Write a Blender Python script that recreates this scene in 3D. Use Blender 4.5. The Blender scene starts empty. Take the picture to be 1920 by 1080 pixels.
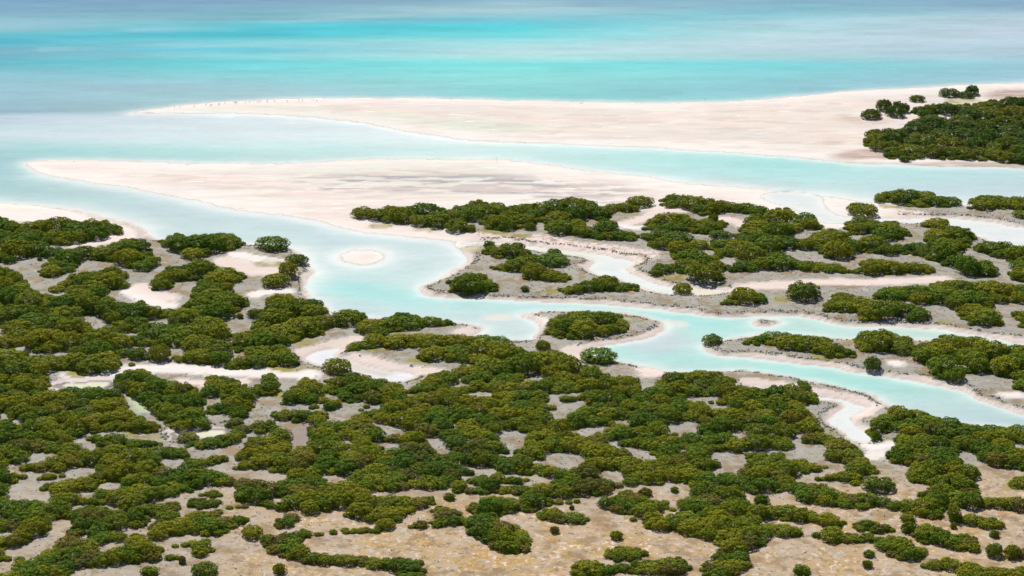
import bpy, math, random
import numpy as np
from mathutils import Vector

rng = np.random.default_rng(7)
random.seed(7)
scene = bpy.context.scene
COL = scene.collection

# ------------------------------------------------------------------ camera, sky, sun, exposure
CAM_H, PITCH, VFOV = 175.0, math.radians(18.0), math.radians(13.0)
F = 540.0 / math.tan(VFOV / 2)
cam_d = bpy.data.cameras.new('camera')
cam_d.sensor_width = 36.0
cam_d.angle = 2 * math.atan(960.0 / F)
cam_d.clip_start, cam_d.clip_end = 1.0, 60000.0
cam = bpy.data.objects.new('camera', cam_d)
COL.objects.link(cam)
cam.location = (0, 0, CAM_H)
cam.rotation_euler = (math.pi / 2 - PITCH, 0, 0)
scene.camera = cam

SUN_EL, SUN_AZ = math.radians(43), math.radians(-16)      # azimuth from +Y towards +X
world = bpy.data.worlds.new('World')
scene.world = world
world.use_nodes = True
wn = world.node_tree
wn.nodes.clear()
sky = wn.nodes.new('ShaderNodeTexSky')
sky.sky_type = 'NISHITA'
sky.sun_disc = False
sky.sun_elevation = SUN_EL
sky.sun_rotation = SUN_AZ
sky.air_density, sky.dust_density, sky.ozone_density = 1.0, 0.6, 1.0
bg = wn.nodes.new('ShaderNodeBackground')
bg.inputs['Strength'].default_value = 0.052
wo = wn.nodes.new('ShaderNodeOutputWorld')
wn.links.new(sky.outputs[0], bg.inputs[0])
wn.links.new(bg.outputs[0], wo.inputs[0])

sun_dir = Vector((math.sin(SUN_AZ) * math.cos(SUN_EL), math.cos(SUN_AZ) * math.cos(SUN_EL), math.sin(SUN_EL)))
sd = bpy.data.lights.new('sun', 'SUN')
sd.energy, sd.angle, sd.color = 5.0, math.radians(0.53), (1.0, 0.955, 0.89)
sun = bpy.data.objects.new('sun', sd)
COL.objects.link(sun)
sun.rotation_euler = sun_dir.to_track_quat('Z', 'Y').to_euler()

vs = scene.view_settings
vs.view_transform, vs.look, vs.exposure, vs.gamma = 'Standard', 'None', 0.48, 1.0
vs.use_curve_mapping = False
scene.cycles.max_bounces = 6
scene.cycles.transparent_max_bounces = 6
scene.cycles.caustics_reflective = False
scene.cycles.caustics_refractive = False

# ------------------------------------------------------------------ photograph pixel <-> ground
CP, SP = math.cos(PITCH), math.sin(PITCH)


def to_ground(px, py, z=0.0):
    px, py = np.asarray(px, float), np.asarray(py, float)
    u, v = (px - 960) / F, (540 - py) / F
    dy, dz = CP + v * SP, -SP + v * CP
    t = (z - CAM_H) / dz
    return u * t, dy * t


def to_pixel(x, y, z=0.0):
    fz = y * CP - (z - CAM_H) * SP
    up = y * SP + (z - CAM_H) * CP
    return 960 + F * x / fz, 540 - F * up / fz


def lin(r, g, b, k=1.0):
    return np.array([((c / 255 + 0.055) / 1.055) ** 2.4 if c > 10 else c / 255 / 12.92 for c in (r, g, b)]) * k


# ------------------------------------------------------------------ noise and distance fields
def vnoise(x, y, seed=0):
    xi, yi = np.floor(x).astype(np.int64), np.floor(y).astype(np.int64)
    fx, fy = x - xi, y - yi
    fx, fy = fx * fx * (3 - 2 * fx), fy * fy * (3 - 2 * fy)

    def hsh(a, b):
        n = (a * 374761393 + b * 668265263 + seed * 974634777) & 0x7fffffff
        n = ((n ^ (n >> 13)) * 1274126177) & 0x7fffffff
        return ((n ^ (n >> 16)) & 0xffff) / 65535.0
    a, b, c, d = hsh(xi, yi), hsh(xi + 1, yi), hsh(xi, yi + 1), hsh(xi + 1, yi + 1)
    return (a + (b - a) * fx) * (1 - fy) + (c + (d - c) * fx) * fy


def fbm(x, y, seed=0, oct=4):
    s, a, t = 0, 0.5, 0
    for i in range(oct):
        s = s + a * vnoise(x, y, seed + i * 17)
        t += a
        x, y, a = x * 2.03 + 11.3, y * 2.03 + 5.7, a * 0.5
    return s / t


def world_poly(p):
    p = np.array(p, float)
    x, y = to_ground(p[:, 0], p[:, 1])
    return np.stack([x, y], 1)


def smooth(p, closed=True, it=1):
    p = np.array(p, float)
    for _ in range(it):                                   # Chaikin corner cutting
        q = np.roll(p, -1, 0) if closed else p[1:]
        a = p if closed else p[:-1]
        n = np.empty((len(a) * 2, 2))
        n[0::2], n[1::2] = a * .75 + q * .25, a * .25 + q * .75
        p = n
    return p


def sdf(X, Y, poly, reach=25.0, closed=True):
    """signed distance (m), + inside; clipped to -reach outside."""
    out = np.full(X.shape, -reach)
    m = (X > poly[:, 0].min() - reach) & (X < poly[:, 0].max() + reach) & (Y > poly[:, 1].min() - reach) & (Y < poly[:, 1].max() + reach)
    if not m.any():
        return out
    x, y = X[m], Y[m]
    d2 = np.full(x.shape, 1e12)
    ins = np.zeros(x.shape, bool)
    n = len(poly)
    for i in range(n if closed else n - 1):
        ax, ay = poly[i]
        bx, by = poly[(i + 1) % n]
        ex, ey = bx - ax, by - ay
        t = np.clip(((x - ax) * ex + (y - ay) * ey) / (ex * ex + ey * ey + 1e-9), 0, 1)
        d2 = np.minimum(d2, (x - ax - t * ex) ** 2 + (y - ay - t * ey) ** 2)
        if closed and ay != by:
            ins ^= ((ay > y) != (by > y)) & (x < (bx - ax) * (y - ay) / (by - ay) + ax)
    d = np.sqrt(d2)
    out[m] = np.maximum(np.where(ins, d, -d), -reach)
    return out


def sstep(a, b, v):
    t = np.clip((v - a) / (b - a), 0, 1)
    return t * t * (3 - 2 * t)


# ------------------------------------------------------------------ traced outlines (photograph pixels on the ground plane)
LAND_SPIT = [(240, 212), (300, 203), (360, 196), (440, 190), (520, 186), (640, 183), (800, 184), (960, 188), (1100, 191), (1250, 192),
             (1400, 189), (1480, 183), (1560, 174), (1700, 165), (1800, 160), (1920, 155), (2600, 130), (2700, 330), (2100, 318), (1920, 314),
             (1800, 311), (1700, 309), (1640, 307), (1580, 303), (1520, 298), (1440, 290), (1380, 285), (1300, 281), (1220, 276), (1140, 273),
             (1060, 270), (980, 268), (900, 264), (840, 258), (780, 250), (740, 240), (680, 228), (560, 217), (460, 213), (360, 212), (300, 212)]
LAND_NE = [(45, 307), (80, 302), (150, 300), (240, 302), (330, 306), (420, 307), (500, 307), (560, 306), (610, 304), (700, 300), (780, 298), (850, 300), (930, 299),
           (1000, 306), (1080, 316), (1160, 326), (1240, 338), (1300, 345), (1400, 352), (1480, 360), (1560, 370), (1640, 384), (1700, 386), (1800, 385),
           (1920, 387), (2700, 392), (2700, 760), (2000, 655), (1920, 642), (1820, 625), (1760, 618), (1700, 614), (1610, 610), (1560, 606), (1530, 597), (1480, 592),
           (1440, 592), (1360, 594), (1300, 588), (1220, 578), (1160, 574), (1100, 569), (1040, 566), (960, 562), (900, 560), (840, 558), (800, 552), (785, 543),
           (805, 532), (830, 520), (850, 508), (870, 497), (880, 485), (870, 470), (850, 462), (862, 453), (820, 448), (760, 443), (700, 437), (640, 425), (600, 415),
           (540, 404), (480, 398), (420, 388), (360, 374), (300, 362), (230, 350), (160, 340), (100, 330), (60, 318)]
LAND_SW = [(-800, 350), (-60, 377), (0, 383), (60, 386), (120, 393), (170, 402), (230, 415), (270, 430), (278, 444), (300, 455), (380, 458), (460, 458), (500, 460), (545, 467),
           (565, 478), (575, 492), (590, 505), (588, 516), (574, 524), (575, 545), (572, 556), (600, 568), (622, 590), (700, 598), (740, 597), (800, 602), (860, 608),
           (890, 613), (902, 622), (880, 630), (872, 637), (960, 639), (1000, 637), (1000, 630), (1020, 618), (1005, 603), (970, 591), (1000, 586), (1060, 584), (1140, 585),
           (1190, 592), (1225, 600), (1245, 610), (1240, 620), (1220, 630), (1180, 640), (1130, 648), (1092, 656), (1088, 666), (1100, 668), (1160, 680), (1190, 683),
           (1225, 690), (1243, 698), (1300, 700), (1360, 696), (1400, 694), (1440, 700), (1500, 709), (1560, 721), (1610, 737), (1645, 750), (1668, 764),
           (1700, 778), (1760, 790), (1820, 800), (1920, 806), (2000, 814), (2700, 900), (2700, 1600), (-800, 1600)]
LAND_E = [(1318, 652), (1325, 645), (1370, 634), (1440, 626), (1540, 634), (1600, 638), (1720, 638), (1760, 640), (1800, 645), (1860, 650), (1920, 657), (2000, 668),
          (2700, 770), (2700, 890), (2000, 797), (1920, 776), (1880, 765), (1840, 752), (1820, 742), (1800, 731), (1760, 724), (1700, 712), (1620, 699), (1560, 690), (1500, 682),
          (1440, 675), (1360, 668), (1330, 662)]
ISLET_A = [(1413, 606), (1425, 600), (1450, 599), (1467, 605), (1450, 613), (1425, 614)]
ISLET_R = [(680 + 40 * math.cos(t * math.pi / 8), 482 + 14 * math.sin(t * math.pi / 8)) for t in range(16)]
CREEK_N = [(866, 452), (960, 456), (1020, 463), (1080, 471), (1140, 479), (1188, 487), (1195, 492), (1180, 498), (1175, 505), (1190, 513), (1215, 525), (1240, 533), (1300, 540),
           (1362, 541), (1362, 552), (1270, 552), (1225, 545), (1200, 540), (1180, 530), (1150, 523), (1115, 516), (1095, 505), (1110, 496), (1115, 488), (1100, 482), (1050, 475),
           (1000, 469), (970, 463), (920, 459), (866, 459)]
INLET = [(1470, 358), (1540, 366), (1545, 385), (1560, 400), (1590, 408), (1660, 409), (1760, 408), (1830, 413), (1870, 420), (1920, 427), (2100, 440), (2100, 480), (1920, 466),
         (1880, 460), (1850, 450), (1820, 436), (1780, 424), (1700, 418), (1620, 420), (1560, 421), (1525, 412), (1500, 395), (1440, 380), (1420, 365)]
CREEK_P = [(1400, 722), (1440, 727), (1480, 735), (1520, 742), (1580, 752), (1636, 764), (1622, 774), (1600, 784), (1600, 797), (1625, 812), (1640, 826), (1610, 830), (1585, 822),
           (1560, 806), (1549, 795), (1556, 782), (1585, 764), (1570, 757), (1520, 750), (1470, 740), (1420, 730)]
POND_Q = [(560, 670), (590, 660), (640, 652), (652, 655), (634, 662), (630, 668), (642, 673), (700, 686), (740, 693), (780, 702), (788, 708), (778, 714), (750, 718), (720, 713),
          (690, 708), (670, 700), (640, 690), (600, 686), (575, 678)]
POND_G = [(95, 722), (130, 716), (205, 712), (206, 726), (170, 732), (110, 728)]
POND_H = [(320, 810), (370, 806), (430, 804), (420, 816), (380, 824), (335, 826)]
POND_I = [(1570, 808), (1625, 810), (1640, 818), (1622, 829), (1590, 828)]

# ------------------------------------------------------------------ the terrain grid
xs = np.concatenate([-np.geomspace(9000, 215, 22)[:-1], np.arange(-214, 214.1, 0.62), np.geomspace(215, 9000, 22)[1:]])
yl, yv = [], 330.0
while yv < 905:
    yl.append(yv)
    yv += 0.8 + 0.75 * max(0, yv - 384) / 480
ys = np.concatenate([[-4000, -1500, -500, 0, 150, 240, 290], yl, 905 + np.geomspace(4, 9000, 26)])
GX, GY = np.meshgrid(xs, ys)
NX, NY = len(xs), len(ys)
PX, PY = to_pixel(GX, np.maximum(GY, 60.0))
w1x, w1y = fbm(GX / 9, GY / 9, 1, 3) - .5, fbm(GX / 9, GY / 9, 2, 3) - .5
w2x, w2y = fbm(GX / 2.2, GY / 2.2, 3, 2) - .5, fbm(GX / 2.2, GY / 2.2, 4, 2) - .5
WX, WY = GX + 2.2 * w1x + 1.0 * w2x, GY + 2.6 * w1y + 1.2 * w2y      # wobbled sampling: ragged banks


def S_of(poly, reach=60.0, it=1):
    return sdf(WX, WY, smooth(world_poly(poly), it=it), reach)


s_spit, s_ne, s_sw, s_e = S_of(LAND_SPIT), S_of(LAND_NE), S_of(LAND_SW), S_of(LAND_E)
s_islet = np.maximum(S_of(ISLET_A), S_of(ISLET_R))
S = np.maximum.reduce([s_spit, s_ne, s_sw, s_e, s_islet])
cr = np.maximum.reduce([S_of(c) for c in (CREEK_N, INLET, CREEK_P, POND_Q)])
gp = np.maximum.reduce([S_of(c, 30) for c in (POND_G, POND_H, POND_I)])
S = np.minimum(S, -np.maximum(cr, gp))

WHITE, PINK = lin(249, 240, 235, .665), lin(240, 221, 212, .665)
MARSH, MARSH2 = lin(142, 127, 118, .57), lin(166, 151, 143, .57)
OCHRE, GRASS, MUD, WETG = lin(198, 160, 90, .72), lin(152, 144, 62, .70), lin(174, 172, 176, .70), lin(206, 214, 198, .72)

n_a, n_b, n_c = fbm(GX / 14, GY / 14, 11), fbm(GX / 4.0, GY / 4.0, 12), fbm(GX / 45, GY / 22, 13)
n_s = fbm(GX / 16, GY / 4.5, 14)
col = np.empty(GX.shape + (3,))
col[:] = MARSH
marsh = np.ones(GX.shape)


def paint(w, c):
    global col
    col = col + (np.asarray(c) - col) * np.clip(w, 0, 1)[..., None]


def region(poly, f0=-1.0, f1=2.0, it=1):
    return sstep(f0, f1, sdf(WX, WY, smooth(world_poly(poly), it=it), 40))


def stroke(pts, w, f=1.2):
    d = -sdf(WX, WY, smooth(world_poly(pts), closed=False, it=2), 20, closed=False)
    return sstep(w + f, w - f * .6, d)


paint(sstep(.35, .68, n_b) * .8, MARSH2)
# seabed and open sand
sand_zone = np.maximum(sstep(-9, -2, s_spit), sstep(-9, -2, S_of(ISLET_R)))
BAR = [(-20, 310), (45, 300), (150, 295), (600, 290), (850, 292), (940, 292), (1160, 320), (1400, 345), (1640, 378), (1640, 408), (1590, 412), (1540, 425), (1490, 400), (1440, 388), (1300, 372),
       (1232, 372), (1228, 392), (1160, 380), (1050, 382), (880, 388), (740, 394), (655, 400), (668, 414), (760, 436), (860, 447), (860, 470), (700, 450), (500, 410), (300, 375), (100, 340)]
r_bar = region(BAR, -7, 0)
paint(np.maximum(sand_zone, r_bar), WHITE)
marsh *= 1 - sstep(0, .3, np.maximum(sand_zone, r_bar))
# pink crest of the spit, wet flats south of it
PINKZ = [(255, 210), (440, 190), (640, 183), (960, 188), (1250, 192), (1480, 183), (1700, 165), (1920, 155), (2500, 130), (2500, 300), (1920, 309), (1660, 302), (1560, 280), (1400, 262), (1180, 246), (1020, 236), (900, 226), (720, 216), (560, 210), (400, 208)]
paint(region(PINKZ, -6, 8) * (.35 + .65 * sstep(.3, .6, n_s)), PINK)
paint(stroke([(330, 211), (470, 211), (620, 216), (760, 226), (900, 238), (990, 243)], 5, 7) * .8, WETG)
paint(stroke([(600, 312), (700, 310), (800, 316), (850, 322)], 16, 13) * .75, WETG)
paint(stroke([(590, 348), (700, 340), (860, 344), (960, 350), (1060, 358), (1160, 363)], 9, 7) * sstep(.44, .58, fbm(GX / 10, GY / 2.2, 33)) * .8, MUD * .9)
paint(region([(300, 330), (600, 340), (900, 360), (1240, 366), (1240, 380), (900, 378), (640, 410), (500, 400)], -4, 8) * sstep(.5, .66, n_s) * .5, PINK)
paint(region([(60, 308), (420, 312), (560, 330), (520, 372), (300, 350), (120, 328)], -4, 8) * sstep(.42, .6, n_s) * .55, PINK)
# pinkish sand right behind the northern thicket edge and on the left beach
for st, w in (([(560, 400), (640, 412), (700, 425), (780, 438), (870, 446), (960, 446), (1060, 462), (1160, 474), (1240, 486)], 2.6),
              ([(1590, 395), (1650, 404), (1760, 405)], 3), ([(1500, 395), (1560, 428), (1640, 424)], 1.5)):
    paint(stroke(st, w), PINK)
paint(region([(-700, 370), (0, 380), (100, 388), (240, 425), (282, 447), (200, 462), (110, 470), (140, 440), (60, 418), (-700, 405)], -1.5, 1.5), WHITE * .55 + PINK * .45)
marsh *= 1 - region([(-700, 370), (0, 380), (100, 388), (240, 425), (282, 447), (200, 462), (110, 470), (140, 440), (60, 418), (-700, 405)], -3, 0)
marsh *= 1 - sstep(-6, -2, S_of(ISLET_R))
beach_w = np.clip(np.maximum(sand_zone, r_bar), 0, 1)
paint(beach_w * sstep(.54, .68, fbm(GX / 30, GY / 9, 61)) * .55, lin(216, 213, 208, .68))
paint(beach_w * sstep(.58, .66, fbm(GX / 12, GY / 2.6, 62)) * .5, lin(205, 192, 184, .68))
paint(beach_w * sstep(14, 1, S) * .6, WHITE)
paint(stroke([(590, 348), (700, 340), (860, 344), (960, 350), (1060, 358), (1160, 363)], 6, 5) * sstep(.44, .55, fbm(GX / 10, GY / 2.2, 33)) * .9, lin(170, 168, 170, .66))
# foreground flats: ochre crust with pale salt, and the pinkish flats on the right
f_och = sstep(850, 985, PY + 60 * (n_c - .5))
f_och = np.maximum(f_och * (.35 + .65 * sstep(250, 620, PX)), sstep(1380, 1640, PX) * sstep(850, 930, PY) * .9)
oz = np.maximum(region([(560, 1010), (870, 985), (960, 1000), (1110, 945), (1330, 1015), (1300, 1100), (380, 1100), (400, 1060), (700, 1076), (820, 1060)], -2, 8), .0)
ochre = np.clip(np.maximum(f_och * .75, oz), 0, 1)
paint(ochre * .85, lin(206, 184, 162, .66))
# dry creek beds and sandy necks
for st, w, c in (([(90, 709), (200, 704), (300, 694), (400, 699), (480, 703), (540, 704), (600, 706)], 2.0, WHITE), ([(300, 718), (400, 722), (480, 718)], 1.6, PINK),
                 ([(548, 664), (600, 656), (650, 645), (690, 640)], 1.5, PINK), ([(640, 668), (720, 684), (800, 704), (830, 700)], 1.6, PINK), ([(1360, 546), (1440, 538), (1560, 534), (1700, 531), (1800, 527)], 2.0, PINK),
                 ([(1150, 428), (1185, 420), (1225, 408), (1240, 398), (1295, 399)], 1.5, PINK), ([(1165, 425), (1180, 432), (1210, 430)], 1.0, WHITE), ([(1340, 414), (1390, 420), (1400, 432)], 1.8, PINK),
                 ([(240, 548), (262, 560), (290, 575), (330, 580)], 2.2, WHITE), ([(262, 535), (280, 555), (340, 565)], 2.0, PINK), ([(410, 490), (450, 500), (480, 512), (560, 518)], 3.0, PINK), ([(430, 478), (470, 486), (560, 500)], 1.6, WHITE),
                 ([(130, 465), (200, 456), (240, 448)], 2.2, PINK), ([(470, 560), (490, 552), (560, 548)], 1.5, WHITE), ([(850, 628), (895, 622)], 1.4, PINK), ([(970, 594), (1010, 602), (1030, 606)], 1.4, WHITE),
                 ([(1085, 655), (1070, 664), (1090, 670)], 2.4, PINK), ([(1190, 692), (1240, 702), (1200, 710)], 1.6, PINK), ([(1370, 716), (1460, 724), (1560, 742), (1640, 762)], 1.3, PINK), ([(1650, 760), (1625, 778), (1602, 788)], 1.4, PINK),
                 ([(1610, 840), (1660, 842), (1680, 838)], 1.2, WHITE), ([(1630, 856), (1652, 858)], 1.4, WHITE), ([(1540, 700), (1620, 690)], .6, PINK), ([(1660, 682), (1700, 686)], .8, WHITE), ([(1870, 745), (1920, 748)], 1.2, WHITE), ([(1720, 632), (1800, 634), (1920, 648)], 2.4, PINK),
                 ([(250, 742), (262, 762), (278, 786)], .9, lin(190, 205, 165, .7)), ([(552, 842), (560, 825), (570, 805)], 1.2, MARSH2), ([(880, 985), (870, 965), (850, 945), (780, 926), (700, 930)], 1.5, MARSH2)):
    k = stroke(st, w)
    paint(k * .9, c)
    marsh *= 1 - k
# yellow-green turf patches
for st, w in (([(690, 421), (740, 426)], 1.5), ([(765, 430), (830, 434)], 1.5), ([(885, 430), (950, 444), (1000, 447)], 1.2), ([(880, 464), (900, 472)], 2.4), ([(1655, 386), (1690, 388)], 2), ([(490, 497), (530, 499)], 1.8), ([(1160, 405), (1200, 405)], 1.4),
              ([(1250, 522), (1275, 524)], 1.8), ([(1040, 548), (1030, 552)], 1.2), ([(1465, 562), (1480, 568)], 1.6), ([(1520, 672), (1560, 676)], 1.6), ([(1600, 644), (1590, 640)], 1.4), ([(1745, 700), (1750, 708)], 2.0), ([(545, 650), (600, 640)], 1.5), ([(490, 690), (590, 698)], 1.5),
              ([(690, 662), (740, 660)], 1.4), ([(765, 678), (820, 684)], 1.5), ([(760, 706), (800, 716)], 1.4), ([(1160, 590), (1210, 604)], 2.2), ([(720, 630), (800, 622)], 1.2), ([(610, 598), (640, 592)], 1.4), ([(1750, 610), (1800, 612)], 1.3), ([(1555, 822), (1545, 808)], 1.6), ([(380, 683), (430, 690)], 1.2),
              ([(100, 705), (190, 700)], 1.2), ([(230, 822), (320, 818)], 2.0), ([(1770, 190), (1840, 190)], 3.0), ([(1100, 690), (1140, 694)], 1.2), ([(500, 748), (560, 745)], 1.5), ([(1890, 918), (1930, 918)], 1.5), ([(640, 402), (700, 415)], .01)):
    paint(stroke(st, w, .9) * (.45 + .55 * sstep(.35, .6, n_b)), GRASS)
paint(stroke([(1840, 184), (2000, 176)], 6, 4) * .8, lin(150, 120, 110, .7))
for st, w in (([(1585, 222), (1625, 226), (1680, 224)], 3), ([(1575, 272), (1610, 274), (1640, 292), (1720, 306), (1850, 309), (2000, 313)], 5), ([(1590, 285), (1640, 296)], 6)):
    paint(stroke(st, w, 5) * sstep(.3, .6, n_s) * .75, lin(176, 150, 134, .70))
# pale sand rim along every bank and the bed under the water
gy_, gx_ = np.gradient(S)
gy_ /= np.maximum(np.gradient(GY, axis=0), .1)
gx_ /= np.maximum(np.gradient(GX, axis=1), .1)
rim_w = -.05 + 1.15 * np.clip(gy_ * 1.1, 0, 1) + .6 * np.abs(gx_).clip(0, 1) + 2.2 * (n_a - .5) + 1.2 * (n_b - .5)
rim = sstep(rim_w + .8, rim_w - .5, S) * (1 - np.clip(sand_zone + r_bar, 0, 1))
paint(rim * .92, PINK * .6 + WHITE * .4)
marsh *= 1 - sstep(.2, .8, rim)
bank_dark = sstep(-.4, .1, S) * sstep(.9, .3, S)
paint(bank_dark * .35 * sstep(-1.5, -3, gp) * (1 - np.clip(sand_zone + r_bar, 0, 1)), lin(190, 165, 150, .7))
paint(sstep(0, -1.5, S), WHITE * .98)
paint(sstep(0.5, 0, np.minimum(s_islet, 9) * 0 + sdf(WX, WY, world_poly([(680 + 20 * math.cos(t * .785), 482 + 7 * math.sin(t * .785)) for t in range(8)]), 9) * -1 + .3) * .5, PINK)

# heights
beach = np.clip(sand_zone + r_bar, 0, 1)
h_land = .55 * (1 - np.exp(-np.maximum(S, 0) / 2.0)) * (1 - beach) + .30 * (1 - np.exp(-np.maximum(S, 0) / 18)) * beach
depth_max = np.where(PY < 330, 1.9, 1.25)
depth_max = np.where(np.maximum(cr, gp) > -1.0, .26, depth_max)
run = 6.5 + 12.0 * sstep(470, 395, PY) * (PY > 205) + 8 * (PY <= 205)
run = run + 7 * sstep(-30, -8, S_of(ISLET_R))
run = np.where(np.maximum(cr, gp) > -1.5, 1.3, run)
h_sea = -depth_max * (1 - np.exp(np.minimum(S, 0) / run))
H = np.where(S > 0, h_land, h_sea) + (n_b - .5) * .10 * sstep(0, 2, S) + (w2x * .06) * sstep(0.3, 2, S) * (1 - beach)

# ------------------------------------------------------------------ helpers: meshes, materials, tags
def grid_mesh(name, X, Y, Z, keep=None):
    ny, nx = X.shape
    co = np.stack([X, Y, Z], -1).reshape(-1, 3)
    idx = np.arange(nx * ny).reshape(ny, nx)
    q = np.stack([idx[:-1, :-1], idx[:-1, 1:], idx[1:, 1:], idx[1:, :-1]], -1).reshape(-1, 4)
    if keep is not None:
        q = q[keep.reshape(-1)]
        used = np.unique(q)
        remap = np.zeros(nx * ny, np.int64)
        remap[used] = np.arange(len(used))
        co, q = co[used], remap[q]
    else:
        used = None
    return raw_mesh(name, co, q), used


def raw_mesh(name, co, q, smooth_faces=True):
    k = q.shape[1]
    m = bpy.data.meshes.new(name)
    m.vertices.add(len(co))
    m.vertices.foreach_set('co', np.ascontiguousarray(co, np.float32).ravel())
    m.loops.add(len(q) * k)
    m.loops.foreach_set('vertex_index', q.astype(np.int32).ravel())
    m.polygons.add(len(q))
    m.polygons.foreach_set('loop_start', (np.arange(len(q)) * k).astype(np.int32))
    m.polygons.foreach_set('use_smooth', np.full(len(q), smooth_faces))
    m.update(calc_edges=True)
    return m


def add_col(m, name, c):
    a = m.attributes.new(name, 'FLOAT_COLOR', 'POINT')
    c = np.asarray(c).reshape(-1, 3)
    a.data.foreach_set('color', np.concatenate([c, np.ones((len(c), 1))], 1).astype(np.float32).ravel())


def add_f(m, name, v, t='FLOAT'):
    a = m.attributes.new(name, t, 'POINT')
    a.data.foreach_set('value' if t != 'FLOAT_VECTOR' else 'vector', np.asarray(v).astype(np.int32 if t == 'INT' else np.float32).ravel())


def obj(name, data, parent=None):
    o = bpy.data.objects.new(name, data)
    COL.objects.link(o)
    if parent is not None:
        o.parent = parent
    return o


def tag(o, label=None, cat=None, group=None, kind=None):
    for k, v in (('label', label), ('category', cat), ('group', group), ('kind', kind)):
        if v:
            o[k] = v
    return o


class NT:
    """tiny node-tree helper"""
    def __init__(self, name):
        self.m = bpy.data.materials.new(name)
        self.m.use_nodes = True
        self.t = self.m.node_tree
        self.t.nodes.clear()
        self.out = self.n('OutputMaterial')

    def n(self, typ, **kw):
        nd = self.t.nodes.new('ShaderNode' + typ)
        for k, v in kw.items():
            if k.startswith('i_'):
                nd.inputs[k[2:].replace('_', ' ')].default_value = v
            else:
                setattr(nd, k, v)
        return nd

    def l(self, a, b):
        self.t.links.new(a, b)

    def noise(self, vec, scale, detail=4, rough=.55):
        nd = self.n('TexNoise', i_Scale=scale, i_Detail=detail, i_Roughness=rough)
        self.l(vec, nd.inputs['Vector'])
        return nd.outputs['Fac']

    def ramp(self, fac, a, b, lo=0.0, hi=1.0):
        nd = self.n('MapRange')
        nd.interpolation_type = 'SMOOTHSTEP'
        self.l(fac, nd.inputs[0])
        for i, v in zip((1, 2, 3, 4), (a, b, lo, hi)):
            nd.inputs[i].default_value = v
        return nd.outputs[0]

    def math(self, op, a, b=None):
        nd = self.n('Math', operation=op)
        for i, v in enumerate((a, b)):
            if v is None:
                continue
            if isinstance(v, (int, float)):
                nd.inputs[i].default_value = v
            else:
                self.l(v, nd.inputs[i])
        return nd.outputs[0]

    def mix(self, fac, a, b, mode='MIX'):
        nd = self.n('Mix', data_type='RGBA', blend_type=mode)
        for s, v in ((nd.inputs[0], fac), (nd.inputs[6], a), (nd.inputs[7], b)):
            if isinstance(v, (int, float)):
                s.default_value = v
            elif isinstance(v, (tuple, list, np.ndarray)):
                s.default_value = (*[float(c) for c in v[:3]], 1)
            else:
                self.l(v, s)
        return nd.outputs[2]


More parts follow.
